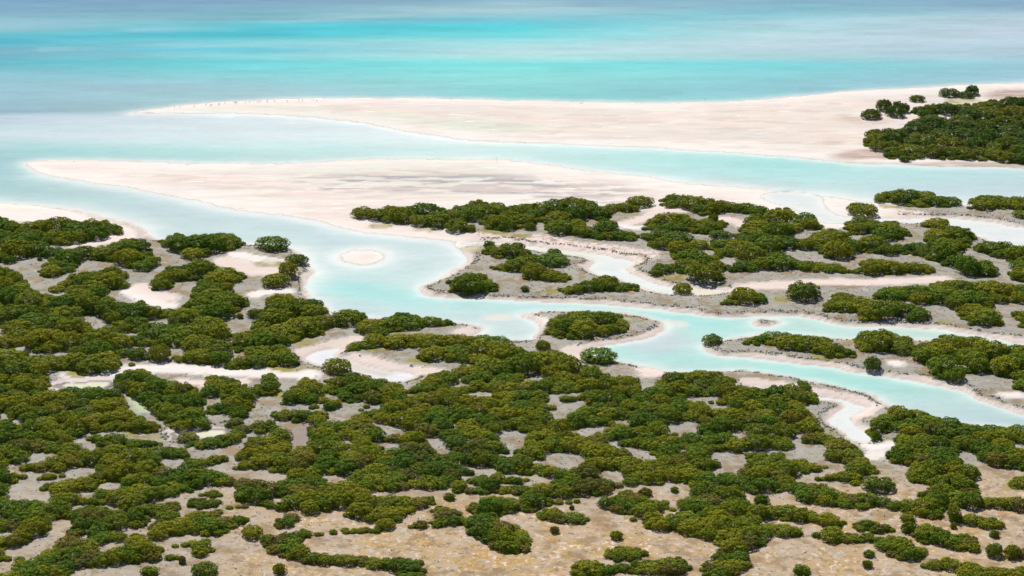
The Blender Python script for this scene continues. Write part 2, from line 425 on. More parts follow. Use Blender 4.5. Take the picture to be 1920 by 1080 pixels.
def mat_ground():
    t = NT('ground')
    geo = t.n('NewGeometry')
    pos = geo.outputs['Position']
    c = t.n('Attribute', attribute_name='col').outputs['Color']
    och = t.n('Attribute', attribute_name='ochre').outputs['Fac']
    mar = t.n('Attribute', attribute_name='marsh').outputs['Fac']
    # ochre crust and salt streaks on the flats
    mp = t.n('Mapping')
    t.l(pos, mp.inputs['Vector'])
    mp.inputs['Scale'].default_value = (1.0, .8, 1)
    n1 = t.noise(mp.outputs[0], .30, 7, .66)
    n2 = t.noise(mp.outputs[0], 1.1, 5, .6)
    n3 = t.noise(pos, .12, 3, .5)
    oc = t.mix(t.ramp(n1, .43, .66), lin(204, 162, 82, .62), lin(200, 176, 148, .64))
    oc = t.mix(t.math('MULTIPLY', t.ramp(n2, .54, .64), .9), oc, lin(240, 224, 210, .68))
    oc = t.mix(t.math('MULTIPLY', t.ramp(n2, .46, .30), .6), oc, lin(150, 128, 92, .60))
    f = t.math('MULTIPLY', och, t.ramp(n3, .30, .62, .35, .95))
    c = t.mix(f, c, oc)
    # marsh: mottled crust
    m1 = t.noise(pos, .9, 5, .65)
    m2 = t.noise(pos, .22, 4, .6)
    mc = t.mix(t.math('MULTIPLY', t.ramp(m1, .52, .68), .7), c, lin(186, 174, 168, .60))
    mc = t.mix(t.math('MULTIPLY', t.ramp(m1, .47, .32), .75), mc, lin(112, 100, 92, .62))
    mc = t.mix(t.math('MULTIPLY', t.ramp(m2, .50, .62), .75), mc, lin(158, 132, 96, .60))
    m3 = t.noise(pos, .35, 5, .65)
    mc = t.mix(t.math('MULTIPLY', t.ramp(m3, .56, .68), .75), mc, lin(196, 186, 182, .62))
    c = t.mix(mar, c, mc)
    # open sand: tidal wash lines and damp streaks
    bea = t.n('Attribute', attribute_name='beach').outputs['Fac']
    mpb = t.n('Mapping')
    t.l(pos, mpb.inputs['Vector'])
    mpb.inputs['Scale'].default_value = (.16, 1.0, 1)
    mpb.inputs['Rotation'].default_value = (0, 0, .12)
    s1 = t.noise(mpb.outputs[0], .16, 7, .68)
    s2 = t.noise(mpb.outputs[0], .55, 5, .7)
    sc = t.mix(t.math('MULTIPLY', t.ramp(s1, .56, .44), .55), c, lin(232, 211, 202, .68))
    sc = t.mix(t.math('MULTIPLY', t.ramp(s2, .62, .72), .6), sc, lin(186, 166, 156, .70))
    sc = t.mix(t.math('MULTIPLY', t.ramp(s2, .42, .30), .8), sc, lin(252, 246, 242, .76))
    c = t.mix(bea, c, sc)
    # fine variation everywhere
    fine = t.noise(pos, 2.6, 4, .7)
    mps = t.n('Mapping')
    t.l(pos, mps.inputs['Vector'])
    mps.inputs['Scale'].default_value = (.25, 1.0, 1)
    wash = t.noise(mps.outputs[0], .5, 5, .6)
    hs = t.n('HueSaturation')
    t.l(t.math('ADD', t.math('ADD', t.math('MULTIPLY', fine, .24), t.math('MULTIPLY', wash, .30)), .73), hs.inputs['Value'])
    t.l(c, hs.inputs['Color'])
    b = t.n('BsdfPrincipled', i_Roughness=.9)
    b.inputs['Specular IOR Level'].default_value = .15
    t.l(hs.outputs[0], b.inputs['Base Color'])
    bm = t.n('Bump', i_Strength=.55, i_Distance=.16)
    t.l(fine, bm.inputs['Height'])
    t.l(bm.outputs[0], b.inputs['Normal'])
    t.l(b.outputs[0], t.out.inputs[0])
    return t.m


def mat_water():
    t = NT('water')
    pos = t.n('NewGeometry').outputs['Position']
    c = t.n('Attribute', attribute_name='wcol').outputs['Color']
    op = t.n('Attribute', attribute_name='opac').outputs['Fac']
    mp = t.n('Mapping')
    t.l(pos, mp.inputs['Vector'])
    mp.inputs['Scale'].default_value = (.45, 1.0, 1)
    w1 = t.noise(mp.outputs[0], .35, 6, .68)
    w2 = t.noise(mp.outputs[0], 1.6, 3, .6)
    hs = t.n('HueSaturation')
    t.l(t.math('ADD', t.math('ADD', t.math('MULTIPLY', w1, .28), t.math('MULTIPLY', w2, .16)), .78), hs.inputs['Value'])
    t.l(c, hs.inputs['Color'])
    d = t.n('BsdfDiffuse')
    t.l(hs.outputs[0], d.inputs['Color'])
    tr = t.n('BsdfTransparent')
    tr.inputs[0].default_value = (.96, .99, .99, 1)
    mx = t.n('MixShader')
    t.l(op, mx.inputs[0])
    t.l(tr.outputs[0], mx.inputs[1])
    t.l(d.outputs[0], mx.inputs[2])
    g = t.n('BsdfGlossy', i_Roughness=.16)
    bm = t.n('Bump', i_Strength=.30, i_Distance=.12)
    t.l(t.math('ADD', w2, t.math('MULTIPLY', w1, 1.2)), bm.inputs['Height'])
    t.l(bm.outputs[0], g.inputs['Normal'])
    t.l(bm.outputs[0], d.inputs['Normal'])
    fr = t.n('Fresnel', i_IOR=1.33)
    t.l(bm.outputs[0], fr.inputs['Normal'])
    m2 = t.n('MixShader')
    fi = t.ramp(t.n('Attribute', attribute_name='film').outputs['Fac'], 0, .6, .10, .42)
    t.l(t.math('MULTIPLY', fr.outputs[0], fi), m2.inputs[0])
    t.l(mx.outputs[0], m2.inputs[1])
    t.l(g.outputs[0], m2.inputs[2])
    t.l(m2.outputs[0], t.out.inputs[0])
    return t.m


def mat_leaf():
    t = NT('mangrove_leaves')
    rnd = t.n('ObjectInfo').outputs['Random']
    tc = t.n('TexCoord').outputs['Object']
    lf = t.n('Attribute', attribute_name='leaf').outputs['Fac']
    a = t.mix(t.ramp(rnd, 0, 1), lin(110, 138, 44), lin(156, 158, 44))
    br = t.math('GREATER_THAN', t.math('FRACT', t.math('MULTIPLY', rnd, 7.31)), .86)
    pos = t.n('NewGeometry').outputs['Position']
    sy = t.n('SeparateXYZ')
    t.l(pos, sy.inputs[0])
    near = t.ramp(sy.outputs['Y'], 520, 400)               # browner, drier crowns grow on the inland flats
    a = t.mix(t.math('MULTIPLY', t.math('MULTIPLY', br, near), .65), a, lin(140, 120, 70))
    a = t.mix(t.ramp(sy.outputs['Y'], 540, 760, 0, .75), a, lin(82, 108, 58))   # darker, cooler green towards the open lagoon
    zone = t.noise(pos, .045, 3, .6)
    a = t.mix(t.math('MULTIPLY', t.ramp(zone, .50, .66), .5), a, lin(158, 152, 42))
    a = t.mix(t.math('MULTIPLY', t.ramp(zone, .48, .34), .4), a, lin(84, 112, 50))
    v = t.math('ADD', t.math('MULTIPLY', lf, .7), .65)
    hs = t.n('HueSaturation')
    t.l(v, hs.inputs['Value'])
    t.l(a, hs.inputs['Color'])
    b = t.n('BsdfPrincipled', i_Roughness=.8)
    b.inputs['Specular IOR Level'].default_value = .06
    t.l(hs.outputs[0], b.inputs['Base Color'])
    tl = t.n('BsdfTranslucent')
    t.l(hs.outputs[0], tl.inputs['Color'])
    mx = t.n('MixShader')
    mx.inputs[0].default_value = .08
    t.l(b.outputs[0], mx.inputs[1])
    t.l(tl.outputs[0], mx.inputs[2])
    t.l(mx.outputs[0], t.out.inputs[0])
    return t.m


def mat_plain(name, c1, c2, scale=3.0, rough=.8):
    t = NT(name)
    pos = t.n('NewGeometry').outputs['Position']
    b = t.n('BsdfPrincipled', i_Roughness=rough)
    t.l(t.mix(t.ramp(t.noise(pos, scale, 4, .6), .35, .65), c1, c2), b.inputs['Base Color'])
    t.l(b.outputs[0], t.out.inputs[0])
    return t.m


M_GROUND, M_WATER, M_LEAF = mat_ground(), mat_water(), mat_leaf()
M_BARK = mat_plain('mangrove_bark', lin(150, 138, 124, .7), lin(196, 184, 170, .7), 4)
M_SHRUB = mat_plain('samphire', lin(182, 188, 176, .95), lin(190, 178, 168, .95), .35)
M_BIRD = mat_plain('bird_plumage', lin(60, 52, 50), lin(90, 80, 76), 8)
M_WOOD = mat_plain('weathered_wood', lin(110, 100, 96), lin(140, 128, 120), 5)

# ------------------------------------------------------------------ the setting: ground sheet and water
me, _ = grid_mesh('ground', GX, GY, H)
add_col(me, 'col', col)
add_f(me, 'ochre', ochre * (1 - rim) * (S > 0))
add_f(me, 'beach', beach * sstep(-2, 14, S))
add_f(me, 'marsh', np.clip(marsh * (S > 0), 0, 1))
me.materials.append(M_GROUND)
ground = tag(obj('ground', me), 'pale sand bars and grey saltmarsh flats cut by tidal creeks', kind='structure')

TX = [0, 480, 960, 1440, 1920]
TAB = {0: [(108, 158, 192), (120, 164, 194), (132, 180, 204), (136, 184, 207), (132, 172, 201)],
       20: [(118, 172, 200), (118, 178, 198), (168, 208, 218), (130, 194, 210), (150, 186, 206)],
       35: [(134, 188, 205), (120, 184, 200), (124, 198, 215), (150, 210, 222), (185, 210, 224)],
       50: [(146, 194, 210), (70, 198, 215), (74, 212, 224), (168, 216, 226), (192, 213, 227)],
       65: [(82, 192, 210), (52, 194, 210), (110, 220, 226), (186, 220, 228), (192, 213, 227)],
       80: [(45, 178, 200), (140, 215, 224), (165, 228, 232), (192, 220, 230), (186, 211, 226)],
       92: [(105, 178, 200), (96, 204, 222), (188, 230, 234), (188, 217, 228), (182, 208, 224)],
       105: [(105, 174, 195), (135, 216, 224), (182, 232, 232), (172, 220, 226), (176, 208, 222)],
       118: [(82, 184, 202), (108, 216, 222), (124, 230, 230), (124, 218, 224), (158, 206, 220)],
       132: [(122, 192, 208), (122, 216, 222), (138, 230, 228), (134, 218, 223), (156, 204, 218)],
       150: [(144, 198, 214), (146, 208, 216), (150, 228, 226), (146, 212, 222), (162, 204, 218)],
       170: [(150, 196, 212), (162, 202, 212), (140, 218, 220), (146, 205, 215), (162, 200, 212)],
       190: [(152, 196, 211), (165, 207, 214), (142, 216, 216), (150, 210, 214), (165, 200, 212)],
       208: [(142, 178, 196), (172, 206, 206), (180, 215, 210), (180, 215, 210), (180, 205, 210)],
       218: [(190, 212, 226), (222, 236, 240), (228, 242, 242), (205, 236, 234), (190, 215, 218)],
       250: [(206, 226, 232), (224, 240, 244), (234, 246, 245), (196, 236, 232), (190, 220, 222)],
       275: [(178, 218, 222), (210, 238, 238), (226, 245, 243), (186, 234, 230), (190, 222, 224)],
       300: [(160, 202, 209), (186, 222, 218), (222, 241, 239), (182, 232, 229), (196, 224, 227)],
       340: [(166, 208, 212), (208, 224, 225), (218, 236, 236), (196, 234, 233), (198, 222, 228)],
       372: [(172, 208, 210), (198, 221, 224), (208, 230, 232), (216, 236, 234), (206, 224, 230)],
       420: [(192, 216, 217), (203, 225, 226), (198, 225, 228), (224, 232, 228), (212, 222, 228)],
       480: [(190, 214, 216), (208, 229, 230), (212, 231, 232), (214, 228, 222), (212, 222, 226)],
       540: [(190, 214, 216), (206, 231, 231), (200, 232, 230), (220, 226, 212), (212, 220, 220)],
       600: [(200, 220, 225), (200, 224, 228), (208, 226, 226), (190, 228, 222), (204, 222, 212)],
       660: [(200, 220, 225), (214, 222, 230), (206, 228, 224), (196, 230, 224), (196, 226, 216)],
       720: [(200, 205, 190), (218, 224, 230), (216, 224, 226), (190, 226, 220), (188, 222, 216)],
       790: [(190, 205, 180), (210, 220, 220), (210, 220, 220), (212, 222, 226), (186, 214, 218)],
       860: [(190, 205, 180), (210, 220, 220), (210, 220, 220), (210, 220, 226), (196, 214, 218)]}
ty = np.array(sorted(TAB), float)
tl = np.array([[lin(*c) for c in TAB[int(k)]] for k in ty])
n_sea = fbm(GX / 55, GY / 16, 41, 4)
qx = np.clip(PX, 0, 1919.9)
far = sstep(260, 160, PY)
qy = np.clip(PY + far * ((n_sea - .5) * 10) + (1 - far) * (n_sea - .5) * 22, 0, 859.9)
iy = np.clip(np.searchsorted(ty, qy, 'right') - 1, 0, len(ty) - 2)
fy = ((qy - ty[iy]) / (ty[iy + 1] - ty[iy]))[..., None]
ix = np.clip((qx / 480).astype(int), 0, 3)
fx = (qx / 480 - ix)[..., None]
wc = (tl[iy, ix] * (1 - fx) + tl[iy, ix + 1] * fx) * (1 - fy) + (tl[iy + 1, ix] * (1 - fx) + tl[iy + 1, ix + 1] * fx) * fy
wc = wc + (lin(218, 228, 229) - wc) * (sstep(-.5, 1.2, cr) * .6)[..., None]
GREENP = lin(196, 206, 158)
for pnd in (POND_G, POND_H):
    k2 = sstep(-.5, 1, S_of(pnd, 8)) * .9
    wc = wc + (GREENP - wc) * k2[..., None]
k2 = sstep(-.5, .8, S_of(POND_Q, 8)) * .8
wc = wc + (lin(214, 220, 232) - wc) * k2[..., None]
TURQ = lin(140, 232, 226)
for st, w, f, k in (([(610, 532), (680, 545), (760, 562), (840, 572), (960, 577), (1080, 580), (1180, 590), (1260, 600), (1340, 612)], 3.5, 6, .75), ([(640, 540), (720, 552), (790, 562)], 4, 5, .6),
                    ([(1130, 655), (1200, 665), (1290, 672), (1360, 684), (1460, 690), (1560, 712), (1640, 725), (1740, 740)], 4, 6, .6), ([(1240, 588), (1330, 606), (1420, 622)], 3, 5, .5), ([(1460, 686), (1540, 700), (1640, 722)], 3, 5, .4),
                    ([(900, 284), (1100, 290), (1300, 302), (1440, 312), (1560, 318)], 8, 12, .45), ([(1640, 320), (1780, 326), (1920, 330)], 5, 8, .3), ([(0, 285), (250, 286), (500, 288)], 5, 9, .35), ([(480, 272), (700, 284), (880, 290)], 6, 10, .3)):
    k2 = stroke(st, w, f) * k * .5 * (.55 + .8 * (n_sea - .2))
    wc = wc + (TURQ - wc) * np.clip(k2, 0, 1)[..., None]
for st, w, c, k in (([(640, 680), (700, 692), (740, 700)], 1.6, (176, 160, 120), .6), ([(1270, 547), (1360, 547)], 2, (216, 205, 160), .6), ([(1000, 462), (1080, 474), (1110, 488)], 2, (206, 216, 180), .6), ([(300, 372), (420, 392), (560, 410), (700, 450)], 8, (182, 206, 220), .25),
                    ([(1300, 340), (1420, 350), (1500, 355)], 5, (176, 190, 200), .35), ([(1180, 625), (1250, 640), (1210, 655)], 4, (206, 214, 222), .6), ([(900, 596), (960, 595)], 1.5, (244, 232, 220), .7), ([(1230, 602), (1300, 612)], 1.0, (240, 232, 222), .7), ([(620, 570), (740, 588)], 3, (196, 220, 222), .5)):
    k2 = stroke(st, w, w) * k
    wc = wc + (lin(*c) - wc) * np.clip(k2, 0, 1)[..., None]
for st, w, c, k in (([(-40, 94), (300, 87), (600, 78), (960, 61), (1200, 48)], 2.2, (196, 228, 234), .45), ([(180, 60), (380, 52), (560, 41), (760, 24), (960, 11), (1100, 4)], 4, (186, 216, 226), .45), ([(500, 62), (800, 52), (1000, 42), (1200, 30), (1400, 22)], 4, (70, 208, 222), .4),
                    ([(1000, 8), (1200, 10), (1500, 4)], 4, (150, 178, 200), .4), ([(0, 22), (200, 24), (420, 14)], 5, (118, 156, 186), .4), ([(1240, 40), (1500, 32), (1920, 15)], 3, (140, 196, 210), .5), ([(1080, 58), (1500, 42), (1920, 28)], 3, (206, 226, 234), .35),
                    ([(1180, 182), (1270, 181)], 1.0, (120, 180, 190), .4), ([(1480, 167), (1560, 165)], 1.4, (140, 180, 196), .3)):
    k2 = stroke(st, w * .3, w * 2.2) * k * sstep(.32, .62, fbm(GX / 60, GY / 7, 91))
    wc = wc + (lin(*c) - wc) * np.clip(k2, 0, 1)[..., None]
fine_s = fbm(GX / 20, GY / 4.5, 95, 4) - .5
wc = wc * (1 + (.15 * fine_s * sstep(330, 60, PY) + .12 * fine_s)[..., None])
REFL = np.array([.075, .10, .125]) * (1 + 1.0 * sstep(700, 0, PY))[..., None]
wc = np.clip((wc / 1.39 - REFL * .12) / 1.12, .015, .92)
opac = np.clip(1 - np.exp(-np.maximum(-H, 0) / .15), 0, 1) * .985
o_ = np.clip(opac, .10, 1)[..., None]                  # light lost to the bed through a scattering layer comes back as forward scatter
wc = np.clip(wc + col * ((1 - o_) - .88 * (1 - o_) ** 2) / o_ * .9, .01, .93)
tgt = col * .77 + (wc - col * .77) * opac[..., None]                 # what a bed under this much turbid water sends back
o_ = np.maximum(opac, .5)[..., None]
wc = np.clip((tgt - .94 * (1 - o_) ** 2 * col * 1.15) / o_, .01, .95)
film = opac.copy()
opac = o_[..., 0]
keep = (np.maximum.reduce([-H[:-1, :-1], -H[1:, :-1], -H[:-1, 1:], -H[1:, 1:]]) > -.12)
me, used = grid_mesh('water', GX, GY, np.zeros_like(GX), keep)
add_col(me, 'wcol', wc.reshape(-1, 3)[used])
add_f(me, 'opac', opac.reshape(-1)[used])
add_f(me, 'film', film.reshape(-1)[used])
me.materials.append(M_WATER)
tag(obj('water', me), 'shallow turquoise lagoon and pale tidal channels', kind='structure')


def sample(A, x, y):
    x, y = np.atleast_1d(x).astype(float), np.atleast_1d(y).astype(float)
    ix = np.clip(np.searchsorted(xs, x) - 1, 0, NX - 2)
    iy = np.clip(np.searchsorted(ys, y) - 1, 0, NY - 2)
    fx, fy = np.clip((x - xs[ix]) / (xs[ix + 1] - xs[ix]), 0, 1), np.clip((y - ys[iy]) / (ys[iy + 1] - ys[iy]), 0, 1)
    return (A[iy, ix] * (1 - fx) + A[iy, ix + 1] * fx) * (1 - fy) + (A[iy + 1, ix] * (1 - fx) + A[iy + 1, ix + 1] * fx) * fy


# ------------------------------------------------------------------ mangrove prototypes (unit radius, base at z = 0)
def crown_mesh(seed, n_lobe, n_clump, leaf, hgt, squash=1.0, lobe=(.17, .28)):
    r = np.random.default_rng(seed)
    cs, rs = [], []
    for i in range(n_lobe):
        a = i * 2.39996 + r.uniform(-.4, .4)
        e = math.asin(min(1, (i + .5) / (n_lobe * .72))) if i < n_lobe * .72 else r.uniform(-.05, .3)
        ce = math.cos(e)
        k = r.uniform(.66, .84)
        ce, se = max(ce, 0) ** .62, math.copysign(abs(math.sin(e)) ** .62, e)
        cs.append((k * ce * math.cos(a), k * ce * math.sin(a) * squash, hgt * (.13 + .64 * se * r.uniform(.80, 1.10))))
        rs.append(r.uniform(*lobe))
    cs, rs = np.array(cs), np.array(rs)
    pts, nor, val = [], [], []
    for c, q in zip(cs, rs):
        d = r.normal(size=(n_clump, 3))
        d /= np.linalg.norm(d, axis=1)[:, None]
        d[:, 2] = np.where(d[:, 2] < -.45, -d[:, 2], d[:, 2])
        v = r.uniform(0, 1, n_clump) * .4 + r.uniform(0, .5)
        for j in range(9):
            p = c + (d * r.uniform(.80, 1.06, (n_clump, 1))) * q * np.array([1, 1, .88]) + r.normal(size=(n_clump, 3)) * leaf * .55
            pts.append(p)
            nor.append(d + r.normal(size=(n_clump, 3)) * .28)
            val.append(v + r.uniform(-.15, .15, n_clump))
    pts, nor, val = np.concatenate(pts), np.concatenate(nor), np.concatenate(val)
    dist = np.linalg.norm((pts[:, None, :] - cs[None]) / rs[None, :, None] / np.array([1, 1, .88]), axis=2).min(1)
    ok = (dist > .72) & (pts[:, 2] > .11 + .05 * np.sin(pts[:, 0] * 9 + seed) * np.cos(pts[:, 1] * 8))
    pts, nor, val = pts[ok], nor[ok], val[ok]
    k = 700                                                     # inner foliage so that the crown is not hollow
    d = r.normal(size=(k, 3))
    d[:, 2] = np.abs(d[:, 2])
    d /= np.linalg.norm(d, axis=1)[:, None]
    pts = np.concatenate([pts, np.sign(d) * np.abs(d) ** .7 * np.array([.74, .74 * squash, .66 * hgt]) * r.uniform(.75, 1, (k, 1)) + np.array([0, 0, .04])])
    nor = np.concatenate([nor, d + r.normal(size=d.shape) * .3])
    val = np.concatenate([val, r.uniform(.2, .7, k)])
    nor /= np.linalg.norm(nor, axis=1)[:, None]
    u = np.cross(nor, r.normal(size=nor.shape))
    u /= np.linalg.norm(u, axis=1)[:, None]
    w = np.cross(nor, u)
    s = leaf * r.uniform(.6, 1.15, (len(pts), 1))
    s[-k:] *= 1.5
    q4 = np.stack([pts + u * s, pts + w * s * .6 + nor * s * .18, pts - u * s, pts - w * s * .6 + nor * s * .18], 1)
    m = raw_mesh('crown', q4.reshape(-1, 3), np.arange(len(pts) * 4).reshape(-1, 4), False)
    add_f(m, 'leaf', np.repeat(np.clip(val, 0, 1), 4))
    m.materials.append(M_LEAF)
    return m


def trunk_mesh(seed, n, hgt, thick):
    r = np.random.default_rng(seed)
    co, fa = [], []
    for i in range(n):
        a = i * 6.283 / n + r.uniform(-.3, .3)
        R = r.uniform(.45, .75)
        p0 = np.array([.10 * math.cos(a), .10 * math.sin(a), -.10])
        p3 = np.array([R * math.cos(a), R * math.sin(a), hgt * r.uniform(.32, .62)])
        p1 = np.array([R * .45 * math.cos(a + .2), R * .45 * math.sin(a + .2), hgt * .10])
        for k in range(4):
            t = k / 3
            c = p0 * (1 - t) ** 2 + 2 * p1 * t * (1 - t) + p3 * t * t
            q = thick * (1 - .7 * t)
            for j in range(5):
                b = j * 1.2566
                co.append(c + np.array([q * math.cos(b), q * math.sin(b), 0]))
            if k:
                o = len(co) - 10
                for j in range(5):
                    fa.append([o + j, o + (j + 1) % 5, o + 5 + (j + 1) % 5, o + 5 + j])
    m = raw_mesh('trunk', np.array(co), np.array(fa))
    m.materials.append(M_BARK)
    return m


VARS = []                                                        # (crown, trunk, is_large)
for i in range(7):
    VARS.append((crown_mesh(100 + i, 44 + i % 4 * 4, 36, .036, .95 + .06 * (i % 3), .85 + .05 * (i % 4)), trunk_mesh(200 + i, 9, .9, .035)))
for i in range(4):
    VARS.append((crown_mesh(140 + i, 20 + i * 2, 30, .060, 1.05, 1.0, (.16, .40)), trunk_mesh(240 + i, 6, .9, .045)))
NL = 7

# ------------------------------------------------------------------ where the mangroves stand: traced thickets and single bushes
exec_thickets = []


def T(phrase, pts):
    exec_thickets.append((phrase, pts))


T('beside the upper edge of the far right grove', [(1707, 212), (1715, 200), (1740, 196), (1790, 196), (1830, 194), (1860, 188), (1920, 183), (2300, 178), (2300, 212), (1920, 207), (1860, 214), (1800, 214), (1760, 219), (1720, 220)])
T('in the dark grove on the far right spit', [(1617, 265), (1622, 250), (1640, 244), (1690, 242), (1705, 228), (1740, 219), (1780, 222), (1800, 212), (1850, 206), (1920, 200), (2300, 196), (2300, 315), (1920, 308), (1860, 304), (1830, 302), (1800, 299), (1760, 300), (1740, 296), (1700, 302), (1660, 298), (1655, 285), (1630, 285), (1620, 275)])
T('in the short row facing the far right grove', [(1635, 378), (1640, 363), (1665, 358), (1700, 357), (1750, 360), (1770, 368), (1800, 372), (1806, 382), (1795, 388), (1777, 392), (1730, 393), (1700, 391), (1690, 380), (1650, 381)])
T('in the right edge clump below the far channel', [(1810, 395), (1815, 375), (1840, 366), (1870, 366), (1920, 370), (2200, 374), (2200, 404), (1920, 400), (1880, 395), (1840, 398)])
T('in the small clump left of the pale right hand inlet', [(1720, 430), (1730, 415), (1750, 409), (1785, 413), (1770, 420), (1755, 432)])
T('in the clump bordering the pale right hand inlet', [(1730, 450), (1735, 438), (1755, 430), (1775, 420), (1800, 428), (1830, 435), (1838, 445), (1825, 455), (1820, 470), (1790, 472), (1760, 466), (1735, 458)])
T('in the clump beside the sandy inlet mouth right of centre', [(1440, 392), (1465, 389), (1485, 390), (1495, 405), (1515, 401), (1535, 408), (1535, 418), (1545, 425), (1545, 434), (1500, 436), (1480, 445), (1440, 442)])
T('in the clump below the lone bush at the inlet', [(1580, 432), (1585, 415), (1610, 409), (1640, 412), (1655, 418), (1680, 415), (1695, 430), (1708, 440), (1708, 447), (1690, 450), (1670, 455), (1640, 457), (1625, 452), (1640, 440), (1600, 445), (1590, 440)])
T('in the long belt across the upper right marsh', [(1440, 440), (1475, 443), (1480, 450), (1520, 452), (1520, 440), (1560, 432), (1590, 440), (1600, 452), (1690, 462), (1730, 460), (1790, 470), (1810, 480), (1815, 490), (1850, 500), (1868, 515), (1876, 520), (1860, 522), (1800, 515), (1790, 508), (1760, 500), (1740, 490), (1720, 483), (1680, 483), (1640, 480), (1600, 478), (1590, 485), (1560, 492), (1545, 490), (1530, 475), (1500, 473), (1455, 470), (1440, 462)])
T('at the right edge below the pale inlet', [(1820, 470), (1835, 458), (1870, 455), (1920, 465), (2200, 470), (2200, 535), (1920, 535), (1895, 530), (1888, 518), (1895, 508), (1890, 490), (1850, 485)])
T('in the row above the straight sandy creek bed', [(1440, 470), (1465, 470), (1480, 485), (1520, 495), (1600, 500), (1620, 492), (1650, 485), (1690, 484), (1710, 495), (1740, 495), (1760, 513), (1740, 517), (1680, 518), (1600, 518), (1560, 516), (1500, 512), (1440, 507)])
T('in the rounded clump ending the upper right belt', [(1790, 515), (1795, 500), (1830, 492), (1860, 495), (1875, 512), (1860, 524), (1830, 522), (1800, 518)])
T('in the long northern thicket behind the white sand', [(657, 408), (660, 396), (680, 391), (705, 393), (712, 390), (735, 386), (745, 388), (760, 385), (775, 392), (790, 384), (830, 388), (840, 398), (850, 390), (870, 388), (880, 378), (910, 376), (920, 385), (940, 384), (960, 390), (985, 383), (1010, 384), (1020, 378), (1060, 374), (1080, 373), (1100, 375), (1120, 382), (1125, 392), (1150, 383), (1170, 384), (1200, 388), (1202, 398), (1195, 403), (1150, 403), (1148, 412), (1130, 418), (1105, 415), (1060, 412), (1040, 418), (1020, 424), (1000, 424), (985, 428), (960, 436), (912, 436), (905, 426), (885, 416), (872, 420), (892, 434), (870, 438), (835, 432), (800, 428), (750, 424), (730, 420), (692, 414), (685, 406)])
T('in the clump below the long northern thicket', [(1016, 440), (1022, 425), (1040, 418), (1060, 410), (1085, 412), (1105, 425), (1110, 432), (1125, 418), (1145, 416), (1165, 425), (1165, 435), (1190, 438), (1220, 442), (1218, 455), (1190, 455), (1150, 456), (1100, 450), (1060, 442), (1040, 443)])
T('in the crest thicket right of the northern gap', [(1231, 390), (1235, 375), (1255, 365), (1275, 364), (1310, 372), (1340, 376), (1370, 382), (1400, 385), (1440, 392), (1440, 415), (1410, 412), (1390, 402), (1350, 405), (1310, 408), (1295, 400), (1290, 394), (1250, 393)])
T('in the clump beside the curled sandy creek end', [(1203, 435), (1210, 420), (1230, 407), (1260, 404), (1290, 405), (1300, 414), (1330, 414), (1365, 418), (1367, 430), (1350, 434), (1330, 445), (1310, 443), (1290, 438), (1260, 437), (1220, 438)])
T('in the clump right of the curled sandy creek end', [(1385, 435), (1395, 415), (1415, 408), (1430, 412), (1442, 418), (1442, 470), (1420, 462), (1380, 452), (1370, 445), (1385, 440)])
T('in the thicket above the end of the narrow creek', [(1212, 465), (1215, 450), (1235, 437), (1282, 440), (1290, 452), (1330, 455), (1370, 452), (1400, 455), (1440, 468), (1480, 480), (1480, 507), (1440, 510), (1400, 514), (1360, 513), (1360, 525), (1350, 532), (1310, 534), (1285, 530), (1280, 518), (1260, 515), (1240, 522), (1218, 520), (1215, 508), (1230, 498), (1265, 497), (1265, 490), (1255, 485), (1255, 472), (1220, 470)])
T('on the upper tip of the marsh island at the bay', [(900, 478), (908, 466), (940, 462), (960, 456), (985, 458), (992, 468), (985, 472), (1005, 480), (1020, 488), (1035, 484), (1060, 486), (1068, 497), (1060, 503), (1020, 504), (1000, 500), (980, 492), (940, 490), (915, 482)])
T('in the middle clump of the marsh island at the bay', [(916, 507), (930, 497), (950, 495), (985, 492), (1005, 503), (1020, 508), (1060, 515), (1077, 525), (1070, 532), (1050, 535), (1020, 532), (980, 527), (978, 515), (940, 513)])
T('in the broad clump on the bay island point', [(840, 552), (845, 535), (860, 520), (885, 513), (910, 518), (930, 535), (937, 548), (915, 553), (870, 556)])
T('in the low row along the bay island main channel bank', [(1040, 552), (1055, 540), (1085, 535), (1120, 523), (1140, 518), (1160, 525), (1165, 535), (1195, 535), (1203, 548), (1180, 552), (1110, 550), (1080, 556)])
T('in the small pair on the bank above the main channel', [(1348, 575), (1365, 560), (1370, 545), (1395, 541), (1420, 548), (1430, 555), (1450, 570), (1440, 575), (1415, 573), (1400, 572), (1385, 576)])
T('in the clump above the right hand creek', [(1540, 590), (1545, 572), (1560, 565), (1560, 555), (1580, 551), (1595, 557), (1620, 560), (1625, 570), (1640, 568), (1680, 567), (1700, 575), (1735, 580), (1747, 597), (1735, 605), (1700, 606), (1690, 595), (1650, 605), (1615, 608), (1608, 600), (1610, 591), (1560, 591)])
T('in the wide belt below the straight sandy creek bed', [(1634, 565), (1640, 548), (1660, 541), (1700, 543), (1730, 542), (1760, 532), (1800, 530), (1820, 535), (1860, 530), (1900, 538), (2200, 545), (2200, 580), (1920, 573), (1880, 570), (1860, 580), (1880, 600), (1884, 610), (1860, 617), (1820, 615), (1803, 605), (1800, 595), (1790, 590), (1780, 578), (1750, 575), (1735, 578), (1715, 575), (1710, 568), (1670, 566)])
T('at the right edge above the right hand creek', [(1890, 600), (1895, 588), (1920, 583), (2200, 600), (2200, 640), (1920, 620), (1905, 615), (1908, 605)])
T('on the small oval island in the main channel', [(1020, 632), (1022, 610), (1035, 598), (1060, 588), (1100, 587), (1140, 588), (1165, 595), (1178, 607), (1182, 620), (1165, 628), (1140, 634), (1090, 640), (1050, 639)])
